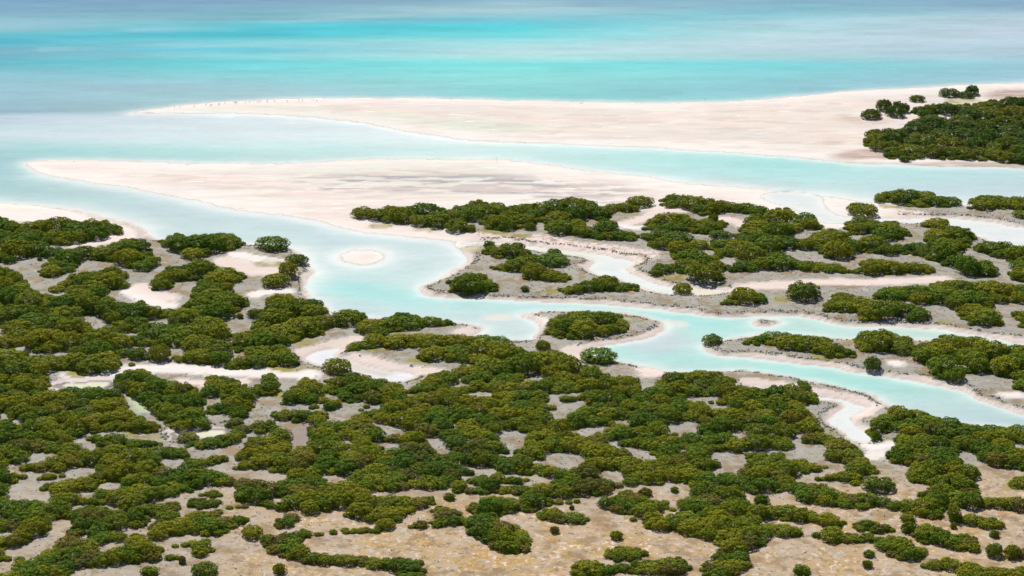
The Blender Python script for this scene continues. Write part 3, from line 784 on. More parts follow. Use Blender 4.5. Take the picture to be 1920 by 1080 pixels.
T('in the left row on the pointed right peninsula', [(1390, 648), (1400, 638), (1425, 632), (1440, 626), (1470, 627), (1490, 630), (1530, 633), (1560, 640), (1565, 648), (1590, 655), (1610, 672), (1600, 676), (1550, 675), (1535, 668), (1470, 660), (1440, 652), (1400, 653)])
T('in the tall middle clump on the right peninsula', [(1600, 650), (1605, 630), (1625, 620), (1655, 620), (1680, 625), (1700, 632), (1715, 640), (1715, 660), (1690, 670), (1660, 665), (1610, 663)])
T('in the largest grove on the right peninsula', [(1705, 670), (1720, 650), (1745, 642), (1760, 630), (1780, 626), (1810, 633), (1840, 633), (1863, 645), (1870, 655), (1920, 652), (2250, 690), (2250, 790), (1920, 736), (1895, 733), (1900, 715), (1860, 708), (1850, 702), (1810, 705), (1812, 715), (1785, 720), (1755, 712), (1735, 692)])
T('in the shore grove behind the left beach', [(-500, 400), (-40, 412), (0, 410), (20, 415), (40, 425), (70, 418), (100, 413), (130, 415), (160, 418), (200, 415), (225, 425), (237, 440), (215, 447), (180, 455), (120, 465), (100, 465), (60, 460), (0, 468), (-500, 470)])
T('in the second row behind the left beach', [(-500, 475), (0, 472), (20, 465), (60, 462), (100, 467), (110, 472), (170, 468), (195, 467), (220, 455), (240, 450), (270, 455), (295, 470), (285, 478), (250, 490), (225, 497), (190, 495), (150, 490), (150, 510), (120, 520), (95, 526), (72, 522), (73, 505), (95, 490), (70, 485), (35, 488), (30, 497), (0, 498), (-500, 500)])
T('in the compact clump beneath the second left row', [(225, 500), (235, 485), (265, 480), (300, 480), (304, 492), (298, 507), (285, 514), (250, 510)])
T('in the broad clump at the mouth of the left beach', [(290, 465), (300, 450), (330, 436), (350, 440), (380, 438), (420, 437), (445, 440), (462, 455), (460, 465), (430, 475), (400, 478), (387, 490), (340, 490), (338, 478), (300, 465)])
T('in the clump left of the pale sandy hollow', [(275, 545), (285, 525), (305, 515), (310, 503), (350, 500), (380, 492), (410, 500), (412, 510), (385, 515), (375, 530), (330, 532), (325, 545), (300, 550)])
T('in the clump below the pale sandy hollow', [(348, 560), (365, 540), (380, 525), (410, 508), (440, 508), (465, 520), (460, 528), (445, 535), (440, 550), (400, 560), (370, 563)])
T('in the great left thicket above the dry creek bed', [(-500, 512), (0, 504), (35, 512), (55, 530), (57, 543), (80, 555), (120, 558), (125, 548), (105, 540), (130, 520), (200, 507), (235, 505), (250, 520), (240, 530), (245, 545), (205, 548), (210, 563), (225, 567), (250, 575), (252, 568), (275, 568), (287, 580), (320, 585), (340, 583), (345, 572), (360, 564), (400, 560), (420, 553), (440, 553), (470, 567), (472, 575), (455, 580), (450, 595), (425, 600), (425, 610), (440, 630), (465, 625), (480, 600), (480, 585), (500, 580), (497, 565), (515, 553), (545, 555), (560, 565), (600, 565), (620, 587), (590, 598), (625, 600), (632, 586), (650, 579), (680, 585), (693, 600), (670, 615), (610, 620), (612, 634), (565, 637), (563, 646), (535, 652), (555, 668), (568, 686), (545, 693), (500, 692), (470, 695), (440, 700), (410, 690), (360, 686), (325, 682), (320, 675), (275, 680), (240, 678), (225, 672), (232, 692), (215, 702), (180, 705), (110, 697), (85, 707), (-500, 710)])
T('in the dark mass left of the greenish gully', [(-500, 705), (85, 705), (98, 725), (92, 742), (105, 735), (130, 730), (170, 727), (200, 732), (225, 735), (235, 748), (248, 775), (262, 787), (300, 797), (312, 812), (-500, 812)])
T('in the rounded grove right of the greenish gully', [(207, 722), (215, 708), (240, 695), (270, 697), (310, 717), (345, 722), (375, 735), (380, 750), (390, 760), (380, 770), (395, 790), (405, 802), (360, 806), (325, 805), (300, 795), (288, 778), (270, 765), (255, 755), (240, 745), (232, 738)])
T('in the clump right of the rounded grove', [(375, 750), (382, 735), (380, 715), (395, 706), (415, 710), (440, 714), (470, 730), (480, 728), (490, 718), (490, 710), (505, 703), (527, 713), (528, 738), (520, 748), (495, 752), (490, 765), (480, 770), (470, 775), (468, 785), (455, 790), (460, 800), (440, 810), (415, 805), (420, 795), (440, 785), (420, 782), (385, 780), (390, 765), (430, 752), (410, 752)])
T('on the narrow spit pointing into the main channel', [(660, 628), (668, 612), (690, 605), (725, 602), (735, 588), (755, 585), (785, 590), (790, 597), (820, 596), (840, 600), (857, 608), (850, 613), (800, 618), (760, 625), (720, 630), (680, 630)])
T('in the long row above the whitish tidal pool', [(640, 662), (650, 648), (680, 640), (685, 630), (700, 626), (720, 632), (740, 634), (790, 630), (830, 632), (880, 632), (915, 633), (950, 636), (966, 648), (965, 660), (940, 662), (880, 650), (850, 655), (800, 655), (740, 658), (710, 656), (690, 660), (660, 664)])
T('in the belt right of the whitish tidal pool', [(777, 675), (785, 660), (800, 652), (870, 648), (960, 650), (990, 662), (1010, 665), (1030, 660), (1060, 665), (1085, 680), (1090, 688), (1115, 690), (1133, 700), (1133, 712), (960, 708), (930, 708), (900, 690), (870, 683), (800, 682)])
T('in the wide foreground thicket', [(-500, 805), (300, 800), (325, 806), (405, 802), (415, 806), (445, 808), (470, 800), (490, 795), (500, 790), (503, 775), (520, 757), (522, 745), (545, 735), (562, 715), (600, 706), (660, 702), (700, 708), (750, 722), (762, 736), (785, 722), (800, 708), (830, 700), (860, 697), (868, 684), (900, 692), (930, 712), (960, 705), (975, 690), (1040, 685), (1133, 705), (1195, 712), (1207, 735), (1222, 733), (1228, 718), (1245, 705), (1280, 702), (1315, 698), (1350, 700), (1375, 710), (1382, 725), (1400, 730), (1440, 732), (1475, 725), (1490, 717), (1515, 720), (1530, 737), (1535, 760), (1512, 767), (1520, 782), (1535, 790), (1548, 820), (1575, 823), (1603, 837), (1625, 860), (1640, 880), (1650, 892), (1620, 898), (1614, 914), (1590, 918), (1572, 930), (1560, 948), (1520, 950), (1487, 942), (1487, 926), (1440, 928), (1440, 945), (1425, 952), (1440, 955), (1480, 952), (1500, 960), (1440, 975), (1430, 985), (1440, 1000), (1437, 1025), (1405, 1043), (1412, 1060), (1400, 1075), (1340, 1100), (1300, 1300), (-500, 1300)])
T('in the winding row crossing the right hand flats', [(1487, 940), (1495, 918), (1540, 912), (1570, 930), (1590, 932), (1620, 930), (1655, 935), (1680, 942), (1720, 945), (1760, 945), (1800, 940), (1850, 935), (1865, 940), (1920, 937), (2200, 945), (2200, 970), (1920, 965), (1860, 958), (1800, 957), (1770, 962), (1760, 983), (1720, 973), (1680, 962), (1640, 955), (1612, 962), (1570, 955), (1530, 952), (1500, 947)])
T('in the tall grove on the right hand flats', [(1656, 862), (1680, 840), (1675, 826), (1690, 815), (1720, 812), (1780, 825), (1800, 830), (1805, 850), (1795, 858), (1805, 870), (1838, 885), (1840, 897), (1825, 905), (1835, 920), (1835, 935), (1800, 942), (1750, 946), (1720, 940), (1717, 930), (1740, 920), (1760, 914), (1730, 912), (1695, 905), (1693, 893), (1705, 878), (1680, 873), (1670, 873)])
T('in the clump at the right edge beside the tall grove', [(1830, 860), (1840, 845), (1865, 830), (1880, 828), (1905, 842), (1920, 850), (2200, 860), (2200, 895), (1920, 887), (1880, 883), (1845, 875)])
T('on the lower bank of the main channel at the right', [(1620, 805), (1625, 795), (1650, 785), (1660, 770), (1680, 764), (1700, 768), (1710, 773), (1735, 770), (1750, 780), (1780, 785), (1800, 793), (1830, 800), (1880, 803), (1920, 802), (2250, 830), (2250, 870), (1920, 838), (1890, 832), (1860, 838), (1850, 850), (1820, 855), (1800, 845), (1790, 850), (1760, 842), (1730, 840), (1700, 838), (1680, 832), (1690, 820), (1670, 812), (1655, 818), (1640, 825), (1630, 820)])
T('in the upper straggling row near the lower right corner', [(1440, 965), (1450, 960), (1480, 952), (1500, 955), (1520, 965), (1540, 968), (1560, 965), (1580, 975), (1590, 985), (1590, 995), (1540, 992), (1520, 985), (1480, 982), (1440, 980)])
T('in the upper straggling row near the lower right corner', [(1590, 998), (1600, 985), (1630, 982), (1660, 985), (1680, 995), (1675, 1005), (1640, 1003), (1600, 1000)])
T('in the lower straggling row near the lower right corner', [(1425, 990), (1440, 985), (1480, 990), (1505, 1000), (1508, 1012), (1480, 1015), (1440, 1005)])
T('in the lower straggling row near the lower right corner', [(1520, 1018), (1522, 1005), (1540, 995), (1570, 992), (1580, 1005), (1610, 1008), (1640, 1003), (1640, 1015), (1635, 1025), (1600, 1025), (1565, 1025), (1545, 1022)])
T('in the lower straggling row near the lower right corner', [(1635, 1025), (1640, 1015), (1680, 1010), (1700, 1015), (1710, 1028), (1735, 1032), (1740, 1045), (1725, 1055), (1690, 1057), (1660, 1045), (1645, 1035)])
T('in the slanting row near the lower right corner', [(1706, 1015), (1710, 1000), (1730, 988), (1755, 990), (1770, 1003), (1800, 1008), (1830, 1012), (1838, 1030), (1835, 1040), (1800, 1038), (1770, 1030), (1740, 1028)])
T('in the small row below the winding row at right', [(1790, 985), (1795, 970), (1820, 966), (1840, 975), (1870, 975), (1890, 985), (1885, 995), (1850, 998), (1815, 990)])
T('in the row cut by the bottom edge at right', [(1720, 1075), (1730, 1060), (1760, 1055), (1780, 1048), (1795, 1055), (1800, 1060), (1830, 1062), (1850, 1070), (1880, 1070), (1895, 1075), (1920, 1065), (2100, 1060), (2100, 1110), (1800, 1100), (1790, 1078), (1750, 1073)])
T('in the left curling row around the ochre flat', [(868, 1000), (872, 988), (900, 978), (890, 965), (872, 955), (900, 940), (930, 935), (965, 940), (960, 960), (940, 970), (930, 985), (960, 985), (985, 1000), (997, 1020), (997, 1035), (975, 1043), (955, 1043), (925, 1035), (900, 1015), (880, 1008)])
T('in the small clump topping the ochre flat', [(1000, 975), (1010, 960), (1040, 957), (1058, 965), (1085, 968), (1105, 975), (1108, 985), (1085, 989), (1050, 985), (1020, 985)])
T('in the arc at the bottom of the ochre flat', [(1130, 1050), (1140, 1035), (1170, 1030), (1215, 1035), (1215, 1048), (1190, 1058), (1150, 1058)])
T('in the arc at the bottom of the ochre flat', [(1070, 1085), (1072, 1065), (1090, 1055), (1115, 1055), (1130, 1065), (1200, 1058), (1240, 1053), (1270, 1048), (1295, 1060), (1297, 1075), (1280, 1085), (1180, 1082), (1175, 1074), (1120, 1090)])

GAPS = [[(1645, 484), (1690, 481), (1740, 490), (1735, 498), (1700, 495), (1660, 490)], [(1470, 473), (1520, 475), (1545, 490), (1600, 497), (1615, 503), (1590, 506), (1565, 492), (1520, 494), (1485, 485)],
        [(1798, 473), (1830, 478), (1865, 490), (1855, 493), (1815, 486)], [(1310, 470), (1340, 474), (1338, 480), (1315, 477)], [(1347, 486), (1385, 483), (1390, 494), (1360, 499)],
        [(152, 598), (180, 595), (188, 607), (215, 613), (213, 617), (188, 616), (180, 624), (165, 605)], [(270, 605), (300, 602), (325, 605), (322, 611), (285, 609)], [(-40, 620), (10, 620), (5, 635), (-40, 640)],
        [(0, 657), (35, 655), (60, 652), (55, 659), (10, 661)], [(55, 667), (130, 664), (125, 670), (60, 671)], [(225, 655), (280, 655), (350, 655), (350, 665), (325, 671), (320, 663), (275, 661), (240, 661)], [(230, 628), (280, 628), (275, 633), (240, 633)],
        [(0, 780), (16, 783), (5, 791)], [(20, 795), (50, 795), (45, 801), (25, 801)], [(425, 636), (438, 640), (434, 648), (420, 640)], [(428, 668), (465, 664), (463, 671), (430, 673)],
        [(14, 925), (40, 905), (68, 904), (74, 910), (130, 898), (134, 882), (178, 879), (176, 892), (150, 899), (80, 913), (70, 925), (98, 928), (85, 946), (50, 941), (18, 945)], [(186, 912), (225, 905), (225, 921), (195, 923), (185, 915)],
        [(142, 926), (175, 925), (165, 941), (150, 933)], [(308, 873), (345, 866), (341, 881), (310, 885)], [(215, 958), (245, 951), (240, 961), (222, 964)], [(328, 970), (365, 956), (366, 962), (338, 972)], [(262, 950), (310, 942), (375, 924), (377, 929), (310, 948)],
        [(90, 982), (135, 977), (136, 990), (120, 1001), (100, 1030), (80, 1037), (65, 1052), (15, 1047), (10, 1038), (45, 1030), (60, 1015), (85, 1010), (105, 997), (100, 990)], [(-40, 1002), (32, 1002), (25, 1009), (-40, 1012)], [(-60, 970), (8, 970), (0, 980), (-60, 985)], [(-40, 1058), (24, 1058), (15, 1074), (-5, 1084), (-40, 1084)],
        [(205, 998), (258, 994), (258, 1006), (235, 1003)], [(150, 1010), (178, 1004), (168, 1014), (155, 1015)], [(178, 1036), (230, 1019), (233, 1026), (205, 1036), (185, 1039)],
        [(480, 985), (470, 980), (440, 1000), (400, 1012), (360, 1008), (320, 1012), (300, 1018), (285, 1028), (300, 1028), (340, 1022), (365, 1015), (390, 1015), (405, 1025), (405, 1040), (380, 1050), (350, 1055), (300, 1058), (240, 1062), (200, 1068), (150, 1072), (130, 1084), (60, 1300), (620, 1300), (740, 1084), (742, 1074), (700, 1072), (620, 1066), (560, 1060), (520, 1050), (500, 1040), (480, 1018), (476, 1005)],
        [(305, 1041), (345, 1031), (362, 1033), (345, 1041), (310, 1044)], [(408, 976), (425, 961), (455, 959), (478, 966), (472, 978), (450, 965), (420, 977)],
        [(130, 830), (170, 830), (176, 838), (150, 836)], [(60, 855), (103, 854), (102, 861), (65, 861)], [(225, 820), (300, 814), (335, 808), (430, 804), (422, 815), (382, 822), (345, 834), (300, 832), (260, 826)], [(412, 845), (440, 842), (452, 850), (430, 856)], [(382, 882), (430, 870), (450, 868), (446, 877), (400, 886)],
        [(420, 889), (450, 886), (537, 893), (537, 906), (500, 903), (440, 900)], [(549, 812), (556, 795), (580, 797), (574, 812), (574, 842), (552, 843)], [(616, 780), (640, 772), (655, 762), (682, 758), (668, 775), (660, 790), (622, 795)], [(480, 748), (520, 746), (518, 762), (500, 790), (478, 792)],
        [(636, 829), (661, 828), (660, 833), (640, 834)], [(703, 835), (757, 834), (757, 842), (720, 843)], [(715, 803), (757, 805), (762, 817), (730, 816)], [(797, 828), (830, 825), (833, 842), (853, 850), (828, 860), (820, 850), (808, 838)], [(868, 879), (922, 877), (920, 892), (895, 888)],
        [(928, 815), (965, 810), (982, 820), (978, 847), (960, 847), (948, 835)], [(935, 854), (962, 856), (960, 860), (940, 859)], [(603, 897), (655, 895), (650, 904), (615, 908)],
        [(690, 930), (720, 927), (780, 923), (830, 922), (855, 929), (900, 931), (968, 932), (968, 940), (925, 936), (900, 941), (872, 956), (878, 965), (898, 974), (880, 976), (860, 962), (840, 954), (818, 946), (812, 932), (790, 934), (770, 937), (750, 932), (700, 936)],
        [(500, 938), (530, 935), (528, 944), (505, 946)], [(470, 985), (480, 967), (540, 963), (568, 957), (545, 967), (520, 973), (510, 985), (513, 996), (550, 995), (560, 983), (590, 973), (608, 965), (662, 956), (650, 964), (612, 973), (610, 981), (628, 986), (592, 997), (580, 991), (560, 999), (540, 1001), (520, 1006), (500, 1004), (488, 1011), (468, 1002)],
        [(622, 981), (676, 978), (670, 987), (628, 990)], [(757, 974), (812, 972), (810, 980), (760, 981)],
        [(568, 1022), (585, 1012), (620, 1008), (680, 1006), (730, 1002), (780, 998), (820, 995), (868, 988), (868, 1000), (880, 1010), (900, 1018), (915, 1032), (930, 1040), (960, 1046), (998, 1040), (998, 1020), (985, 1000), (960, 985), (932, 985), (942, 970), (965, 966), (1000, 969), (1010, 958), (1028, 954), (1110, 946), (1120, 955), (1140, 963), (1165, 975), (1185, 985), (1210, 996), (1230, 1001), (1270, 1001), (1275, 1011), (1310, 1013), (1330, 1020), (1343, 1035), (1335, 1050), (1315, 1063), (1310, 1078), (1300, 1300), (800, 1300), (800, 1064), (790, 1053), (750, 1050), (720, 1050), (700, 1046), (620, 1043), (580, 1040)],
        [(997, 871), (1028, 868), (1020, 853), (1090, 856), (1092, 870), (1072, 883), (1045, 883), (1035, 876)], [(1182, 844), (1208, 845), (1210, 858), (1240, 867), (1215, 867), (1190, 861)], [(1338, 852), (1365, 851), (1397, 862), (1395, 872), (1380, 889), (1345, 893), (1333, 884), (1352, 880), (1350, 865)],
        [(1118, 887), (1165, 890), (1169, 895), (1162, 911), (1140, 901), (1120, 898)], [(1185, 917), (1220, 919), (1250, 914), (1260, 910), (1297, 915), (1285, 926), (1270, 936), (1245, 943), (1215, 939), (1222, 930), (1190, 926)], [(1393, 933), (1442, 929), (1442, 946), (1412, 951), (1405, 940)],
        [(1370, 812), (1400, 815), (1404, 823), (1378, 820)], [(1272, 805), (1305, 805), (1303, 818), (1285, 816)], [(1072, 808), (1115, 805), (1112, 823), (1090, 822)], [(1032, 775), (1075, 758), (1095, 754), (1077, 773), (1058, 788), (1035, 789)], [(1088, 806), (1135, 803), (1136, 811), (1095, 813)], [(1255, 800), (1280, 796), (1306, 795), (1304, 815), (1270, 816), (1258, 808)],
        [(1150, 793), (1175, 793), (1172, 799), (1152, 799)], [(985, 705), (1020, 703), (1018, 716), (990, 718)], [(1290, 748), (1350, 749), (1345, 754), (1295, 753)], [(1335, 764), (1365, 764), (1363, 770), (1338, 769)],
        [(1470, 866), (1490, 846), (1497, 838), (1540, 835), (1543, 866), (1500, 864)], [(1478, 822), (1500, 818), (1498, 836), (1485, 832)], [(700, 796), (722, 802), (712, 806)], [(870, 722), (875, 728), (838, 728), (850, 722)], [(882, 740), (925, 740), (922, 746), (885, 745)], [(760, 742), (782, 745), (775, 750)], [(605, 745), (630, 745), (625, 752)], [(1240, 960), (1262, 966), (1260, 975), (1246, 972)]]

# single bushes: label, visible box x0, x1, y0, y1
SINGLE = [('leftmost bush of the small cluster on the far spit', 1615, 1652, 207, 226), ('bush at the top of the small cluster on the far spit', 1642, 1672, 188, 210), ('front bush of the small cluster on the far spit', 1660, 1697, 200, 222), ('rightmost bush of the small cluster on the far spit', 1684, 1706, 194, 213), ('tiny bush behind the small cluster on the far spit', 1674, 1690, 191, 202),
          ('lone bush between the far cluster and the beach trio', 1705, 1734, 179, 193), ('left bush of the beach trio farthest away', 1760, 1800, 168, 184), ('low front bush of the beach trio farthest away', 1794, 1826, 173, 186), ('tallest bush of the beach trio farthest away', 1809, 1837, 161, 180), ('small bright bush at the foot of the far right grove', 1686, 1706, 292, 304),
          ('lone dark dome shaped bush beside the sandy inlet', 1588, 1645, 380, 407), ('bush cut by the right edge above the pale inlet', 1898, 1936, 399, 414), ('wide dome at the gap in the northern trees', 1172, 1226, 369, 392), ('small round bush above the curled creek clump', 1328, 1347, 405, 419), ('low bush left of the pale hollow in the upper marsh', 1329, 1371, 436, 453), ('small pale bush under the northern thicket', 982, 1006, 422, 436), ('lowest wide bush at the front of the northern thicket', 832, 880, 415, 438),
          ('small round bush by the front of the northern thicket', 872, 893, 425, 438), ('bush at the left end of the northern thicket', 657, 703, 391, 411), ('round bush on the upper tip of the bay island', 906, 928, 455, 469), ('round bush near the creek on the bay island', 1025, 1053, 470, 485), ('bush at the right end of the bay island clump', 1003, 1068, 483, 505), ('tiny bush in the middle of the bay island flat', 976, 992, 540, 551), ('tiny brown shrub on the left point of the bay island', 836, 848, 528, 536), ('bush standing in the wet creek bend', 1259, 1300, 531, 553),
          ('big round bush at the end of the narrow creek', 1282, 1358, 496, 534), ('lone round bush on the marsh above the main channel', 1473, 1538, 535, 569), ('small bush at the water on the tip of the right peninsula', 1315, 1356, 628, 650), ('small bush at the channel bank of the right peninsula', 1617, 1653, 673, 698), ('lone dome shaped bush on the point of the left shore', 478, 544, 447, 475), ('upper bush of the three on the left point', 535, 577, 480, 501), ('middle bush of the three on the left point', 519, 562, 497, 525), ('lower bush of the three on the left point', 487, 546, 518, 544),
          ('bush below the broad clump at the left beach', 336, 386, 470, 491), ('small bush in the pale gap of the left thicket', 90, 124, 540, 553), ('small bush right of the left thicket', 462, 492, 585, 601), ('tiny bush right of the left thicket', 443, 457, 592, 602), ('left bush of the pair above the dry creek bed', 237, 279, 657, 679), ('right bush of the pair above the dry creek bed', 275, 323, 650, 682), ('dark round bush beside the whitish tidal pool', 601, 664, 677, 706), ('small bush above the belt behind the oval island', 1003, 1033, 643, 661), ('lone bush on the shore below the oval island', 1086, 1160, 656, 687), ('bush in the light green pond', 330, 375, 812, 833),
          ('small bush by the pale creek end at the right', 1630, 1653, 808, 828), ('lone wide bush on the right hand flats', 1618, 1677, 901, 930), ('bush cut by the right edge on the flats', 1890, 1940, 900, 921), ('small round bush above the slanting row', 1687, 1715, 969, 985), ('bush at the head of the slanting row', 1690, 1719, 985, 1006), ('bush hanging below the winding row', 1775, 1801, 956, 984), ('small bush at the right side of the flats', 1855, 1874, 1000, 1014), ('upper small bush of two on the right ochre flat', 1618, 1640, 1037, 1051), ('lower small bush of two on the right ochre flat', 1616, 1636, 1056, 1071), ('small bush cut by the bottom edge on the ochre flat', 1486, 1519, 1066, 1086), ('left bush of the pair near the right corner', 1846, 1881, 1025, 1051), ('right bush of the pair near the right corner', 1881, 1913, 1028, 1053),
          ('bush at the far right of the corner pair', 1910, 1945, 1032, 1054), ('small left bush on the open ochre flat', 1031, 1049, 992, 1006), ('round bush alone in the middle of the ochre flat', 1143, 1168, 1001, 1018), ('tiny bush at the top of the ochre flat', 1067, 1077, 952, 961), ('small bush in the hollow within the foreground thicket', 1196, 1222, 920, 937), ('tiny bush in the hollow within the foreground thicket', 1256, 1273, 918, 929), ('bush in the notch right of the foreground thicket', 1413, 1441, 933, 952), ('small bush in the pale strip of the foreground thicket', 832, 854, 930, 944), ('small bush at the end of the left foreground row', 335, 349, 1048, 1063), ('left bush cut by the bottom edge', 265, 298, 1068, 1086), ('right bush cut by the bottom edge', 357, 410, 1062, 1090), ('small bush on the ochre flat at the bottom', 512, 536, 1063, 1082),
          ('bush at the right end of the left foreground row', 449, 497, 991, 1016), ('tiny shrub in the pale gap of the second left row', 70, 80, 486, 493), ('tiny brown shrub by the dry creek bed', 240, 254, 684, 691), ('small bush at the bottom of the slanting row', 1780, 1794, 985, 997)]

# mask of the visible canopy on a half resolution canvas
X0, Y0, CW, CH = -500, 140, 1400, 580


def raster(poly):
    p = (np.array(poly, float) - (X0, Y0)) / 2
    m = np.zeros((CH, CW), bool)
    y0, y1 = max(0, int(p[:, 1].min())), min(CH, int(p[:, 1].max()) + 2)
    x0, x1 = max(0, int(p[:, 0].min())), min(CW, int(p[:, 0].max()) + 2)
    if y1 <= y0 or x1 <= x0:
        return m
    yy, xx = np.mgrid[y0:y1, x0:x1] + .5
    ins = np.zeros(yy.shape, bool)
    for i in range(len(p)):
        (ax, ay), (bx, by) = p[i - 1], p[i]
        if ay != by:
            ins ^= ((ay > yy) != (by > yy)) & (xx < (bx - ax) * (yy - ay) / (by - ay) + ax)
    m[y0:y1, x0:x1] = ins
    return m


zone = np.full((CH, CW), -1, int)
for i, (ph, poly) in enumerate(exec_thickets):
    if ph == 'in the wide foreground thicket':
        continue
    zone[raster(poly)] = i
i_fg = [i for i, t in enumerate(exec_thickets) if t[0] == 'in the wide foreground thicket'][0]
m = raster(exec_thickets[i_fg][1])
fg_gap = np.zeros((CH, CW), bool)
for g in GAPS:
    fg_gap |= raster(g)
g2 = fg_gap.copy()
g2[1:] |= fg_gap[:-1]
g2[:, 1:] |= fg_gap[:, :-1]
g2[:, :-1] |= fg_gap[:, 1:]
fg_gap = g2
zone[m & (zone < 0) & ~fg_gap] = i_fg
first_ring = {'in the left curling row around the ochre flat', 'in the small clump topping the ochre flat', 'in the arc at the bottom of the ochre flat'}
for i, (ph, poly) in enumerate(exec_thickets):
    if ph not in first_ring:
        pm = raster(poly)
        zone[pm & fg_gap & (zone == i)] = -1
# outside the frame the marsh goes on: patchy thickets on land
yy, xx = np.mgrid[0:CH, 0:CW]
px_, py_ = X0 + 2 * xx + 1., Y0 + 2 * yy + 1.
gx_, gy_ = to_ground(px_, py_)
outside = ((px_ < -45) | (px_ > 1985) | (py_ > 1105)) & (py_ > 400)
patch = fbm(gx_ / 11, gy_ / 16, 77, 3)
zone[outside & (patch < .50)] = -1
zone[outside & (patch > .53) & (zone < 0) & (py_ > 500)] = i_fg
thread = np.abs(fbm(gx_ / 24 + .35 * fbm(gx_ / 9, gy_ / 9, 5), gy_ / 13, 78, 2) - .5) < .0115 + .034 * (fbm(gx_ / 30, gy_ / 30, 79, 2) - .45)
zone[thread & (py_ > 600) & (zone == i_fg)] = -1
mask = zone >= 0

el = [(math.cos(a) * q, math.sin(a) * q) for q, k in ((.35, 5), (.68, 8), (.95, 12)) for a in [i * 6.2832 / k for i in range(k)]] + [(0, 0)]
ELX, ELY = np.array([e[0] for e in el]), np.array([e[1] for e in el])


def shape_px(x, y, r, h):
    """ground point (px) of a crown of radius r, height h (m): half width, rise above and drop below in px."""
    gx, gy = to_ground(x, y)
    rngd = math.sqrt(float(gx) ** 2 + float(gy) ** 2 + CAM_H ** 2)
    s = rngd / F
    sd_, cd_ = CAM_H / rngd, math.sqrt(1 - (CAM_H / rngd) ** 2)
    return r / s, math.hypot(r * sd_ * .8, h * cd_) / s, r * sd_ * .8 / s


trees = []                                     # gx, gy, r, h, zone or label, pixel area, visible centre
cover = np.zeros((CH, CW), bool)


def mark(cx, cy, a, b, k=.82):
    x0, x1, y0, y1 = int((cx - a - X0) / 2), int((cx + a - X0) / 2) + 1, int((cy - b - Y0) / 2), int((cy + b - Y0) / 2) + 1
    x0, y0 = max(0, x0), max(0, y0)
    x1, y1 = min(CW, x1), min(CH, y1)
    if x1 <= x0 or y1 <= y0:
        return
    Y, X = np.mgrid[y0:y1, x0:x1]
    e = ((X0 + 2 * X + 1 - cx) / (a * k)) ** 2 + ((Y0 + 2 * Y + 1 - cy) / (b * k)) ** 2 < 1
    cover[y0:y1, x0:x1] |= e


for lab, x0, x1, y0, y1 in SINGLE:
    cx = (x0 + x1) / 2
    a = (x1 - x0) / 2
    gx, gy = to_ground(cx, y1 - a * .25)
    rngd = math.sqrt(gx * gx + gy * gy + CAM_H ** 2)
    s = rngd / F
    r = a * s
    sn = CAM_H / rngd
    low = r * sn * .8 / s
    hp = max((y1 - y0) - low, a * .35)
    h = math.sqrt(max((hp * s) ** 2 - (r * sn * .8) ** 2, (.45 * r) ** 2)) / math.sqrt(1 - sn * sn)
    gx, gy = to_ground(cx, y1 - low)
    trees.append([float(gx), float(gy), r * 1.03, h, lab, a * (y1 - y0), cx, (y0 + y1) / 2])
    mark(cx, (y0 + y1) / 2, a, (y1 - y0) / 2, .9)

mi = np.argwhere(mask)
for r, tries, inside, fresh in ((3.7, 5000, .96, .62), (3.1, 9000, .96, .55), (2.6, 14000, .95, .52), (2.1, 22000, .95, .50), (1.7, 26000, .93, .48), (1.3, 30000, .91, .48), (.95, 34000, .88, .52), (.7, 30000, .84, .6)):
    sel = mi[rng.integers(0, len(mi), tries)]
    jit = rng.uniform(.9, 1.12, tries)
    hj = rng.uniform(.52, .84, tries)
    for (iy_, ix_), j, hk in zip(sel, jit, hj):
        if cover[iy_, ix_]:
            continue
        x, yv_ = X0 + 2 * ix_ + 1., Y0 + 2 * iy_ + 1.
        rr = r * j
        if rr > 2.75 and yv_ > 700:
            continue
        hh = rr * hk * (1.08 if rr < 1.6 else 1.0)
        a, up, dn = shape_px(x, yv_, rr, hh)
        b = (up + dn) / 2
        ex = ((x + ELX * a - X0) / 2).astype(int)
        ey = ((yv_ + ELY * b - Y0) / 2).astype(int)
        ok = (ex >= 0) & (ex < CW) & (ey >= 0) & (ey < CH)
        ex, ey = np.clip(ex, 0, CW - 1), np.clip(ey, 0, CH - 1)
        if ((mask[ey, ex]) | ~ok).mean() < inside or (~cover[ey, ex]).mean() < fresh:
            continue
        gx, gy = to_ground(x, yv_ + (up - dn) / 2)
        trees.append([float(gx), float(gy), rr, hh, int(zone[iy_, ix_]), a * b * 4 if (-5 < x < 1925 and yv_ < 1085) else 0, x, yv_])
        mark(x, yv_, a, b)
tg = np.array([t[:4] for t in trees])
tz = sample(H, tg[:, 0], tg[:, 1])
tS = sample(S, tg[:, 0], tg[:, 1])
print('TREES', len(trees), 'coverage', (cover & mask).sum() / mask.sum())

FG_NAMES = [(lambda x, y: y > 1000 and x < 430, 'in the foreground rows at the lower left corner'), (lambda x, y: y > 1000 and x < 820, 'in the curved foreground row below the ochre flat'), (lambda x, y: y > 1000, 'in the tongue of thicket right of the ochre flat'),
            (lambda x, y: x < 480 and y > 900, 'in the lower left foreground thicket'), (lambda x, y: x < 480, 'in the left foreground thicket below the green pond'), (lambda x, y: x < 900 and y > 920, 'in the foreground band just above the ochre flat'), (lambda x, y: x < 800 and y > 810, 'in the foreground thicket left of centre'),
            (lambda x, y: x < 800, 'in the thicket just below the whitish tidal pool'), (lambda x, y: x < 1180 and y < 810, 'in the central thicket below the oval island'), (lambda x, y: x < 1180, 'in the central foreground thicket'), (lambda x, y: y < 800, 'in the thicket below the main channel bend'), (lambda x, y: y < 900, 'in the right half of the foreground thicket'), (lambda x, y: True, 'in the lower right part of the foreground thicket')]


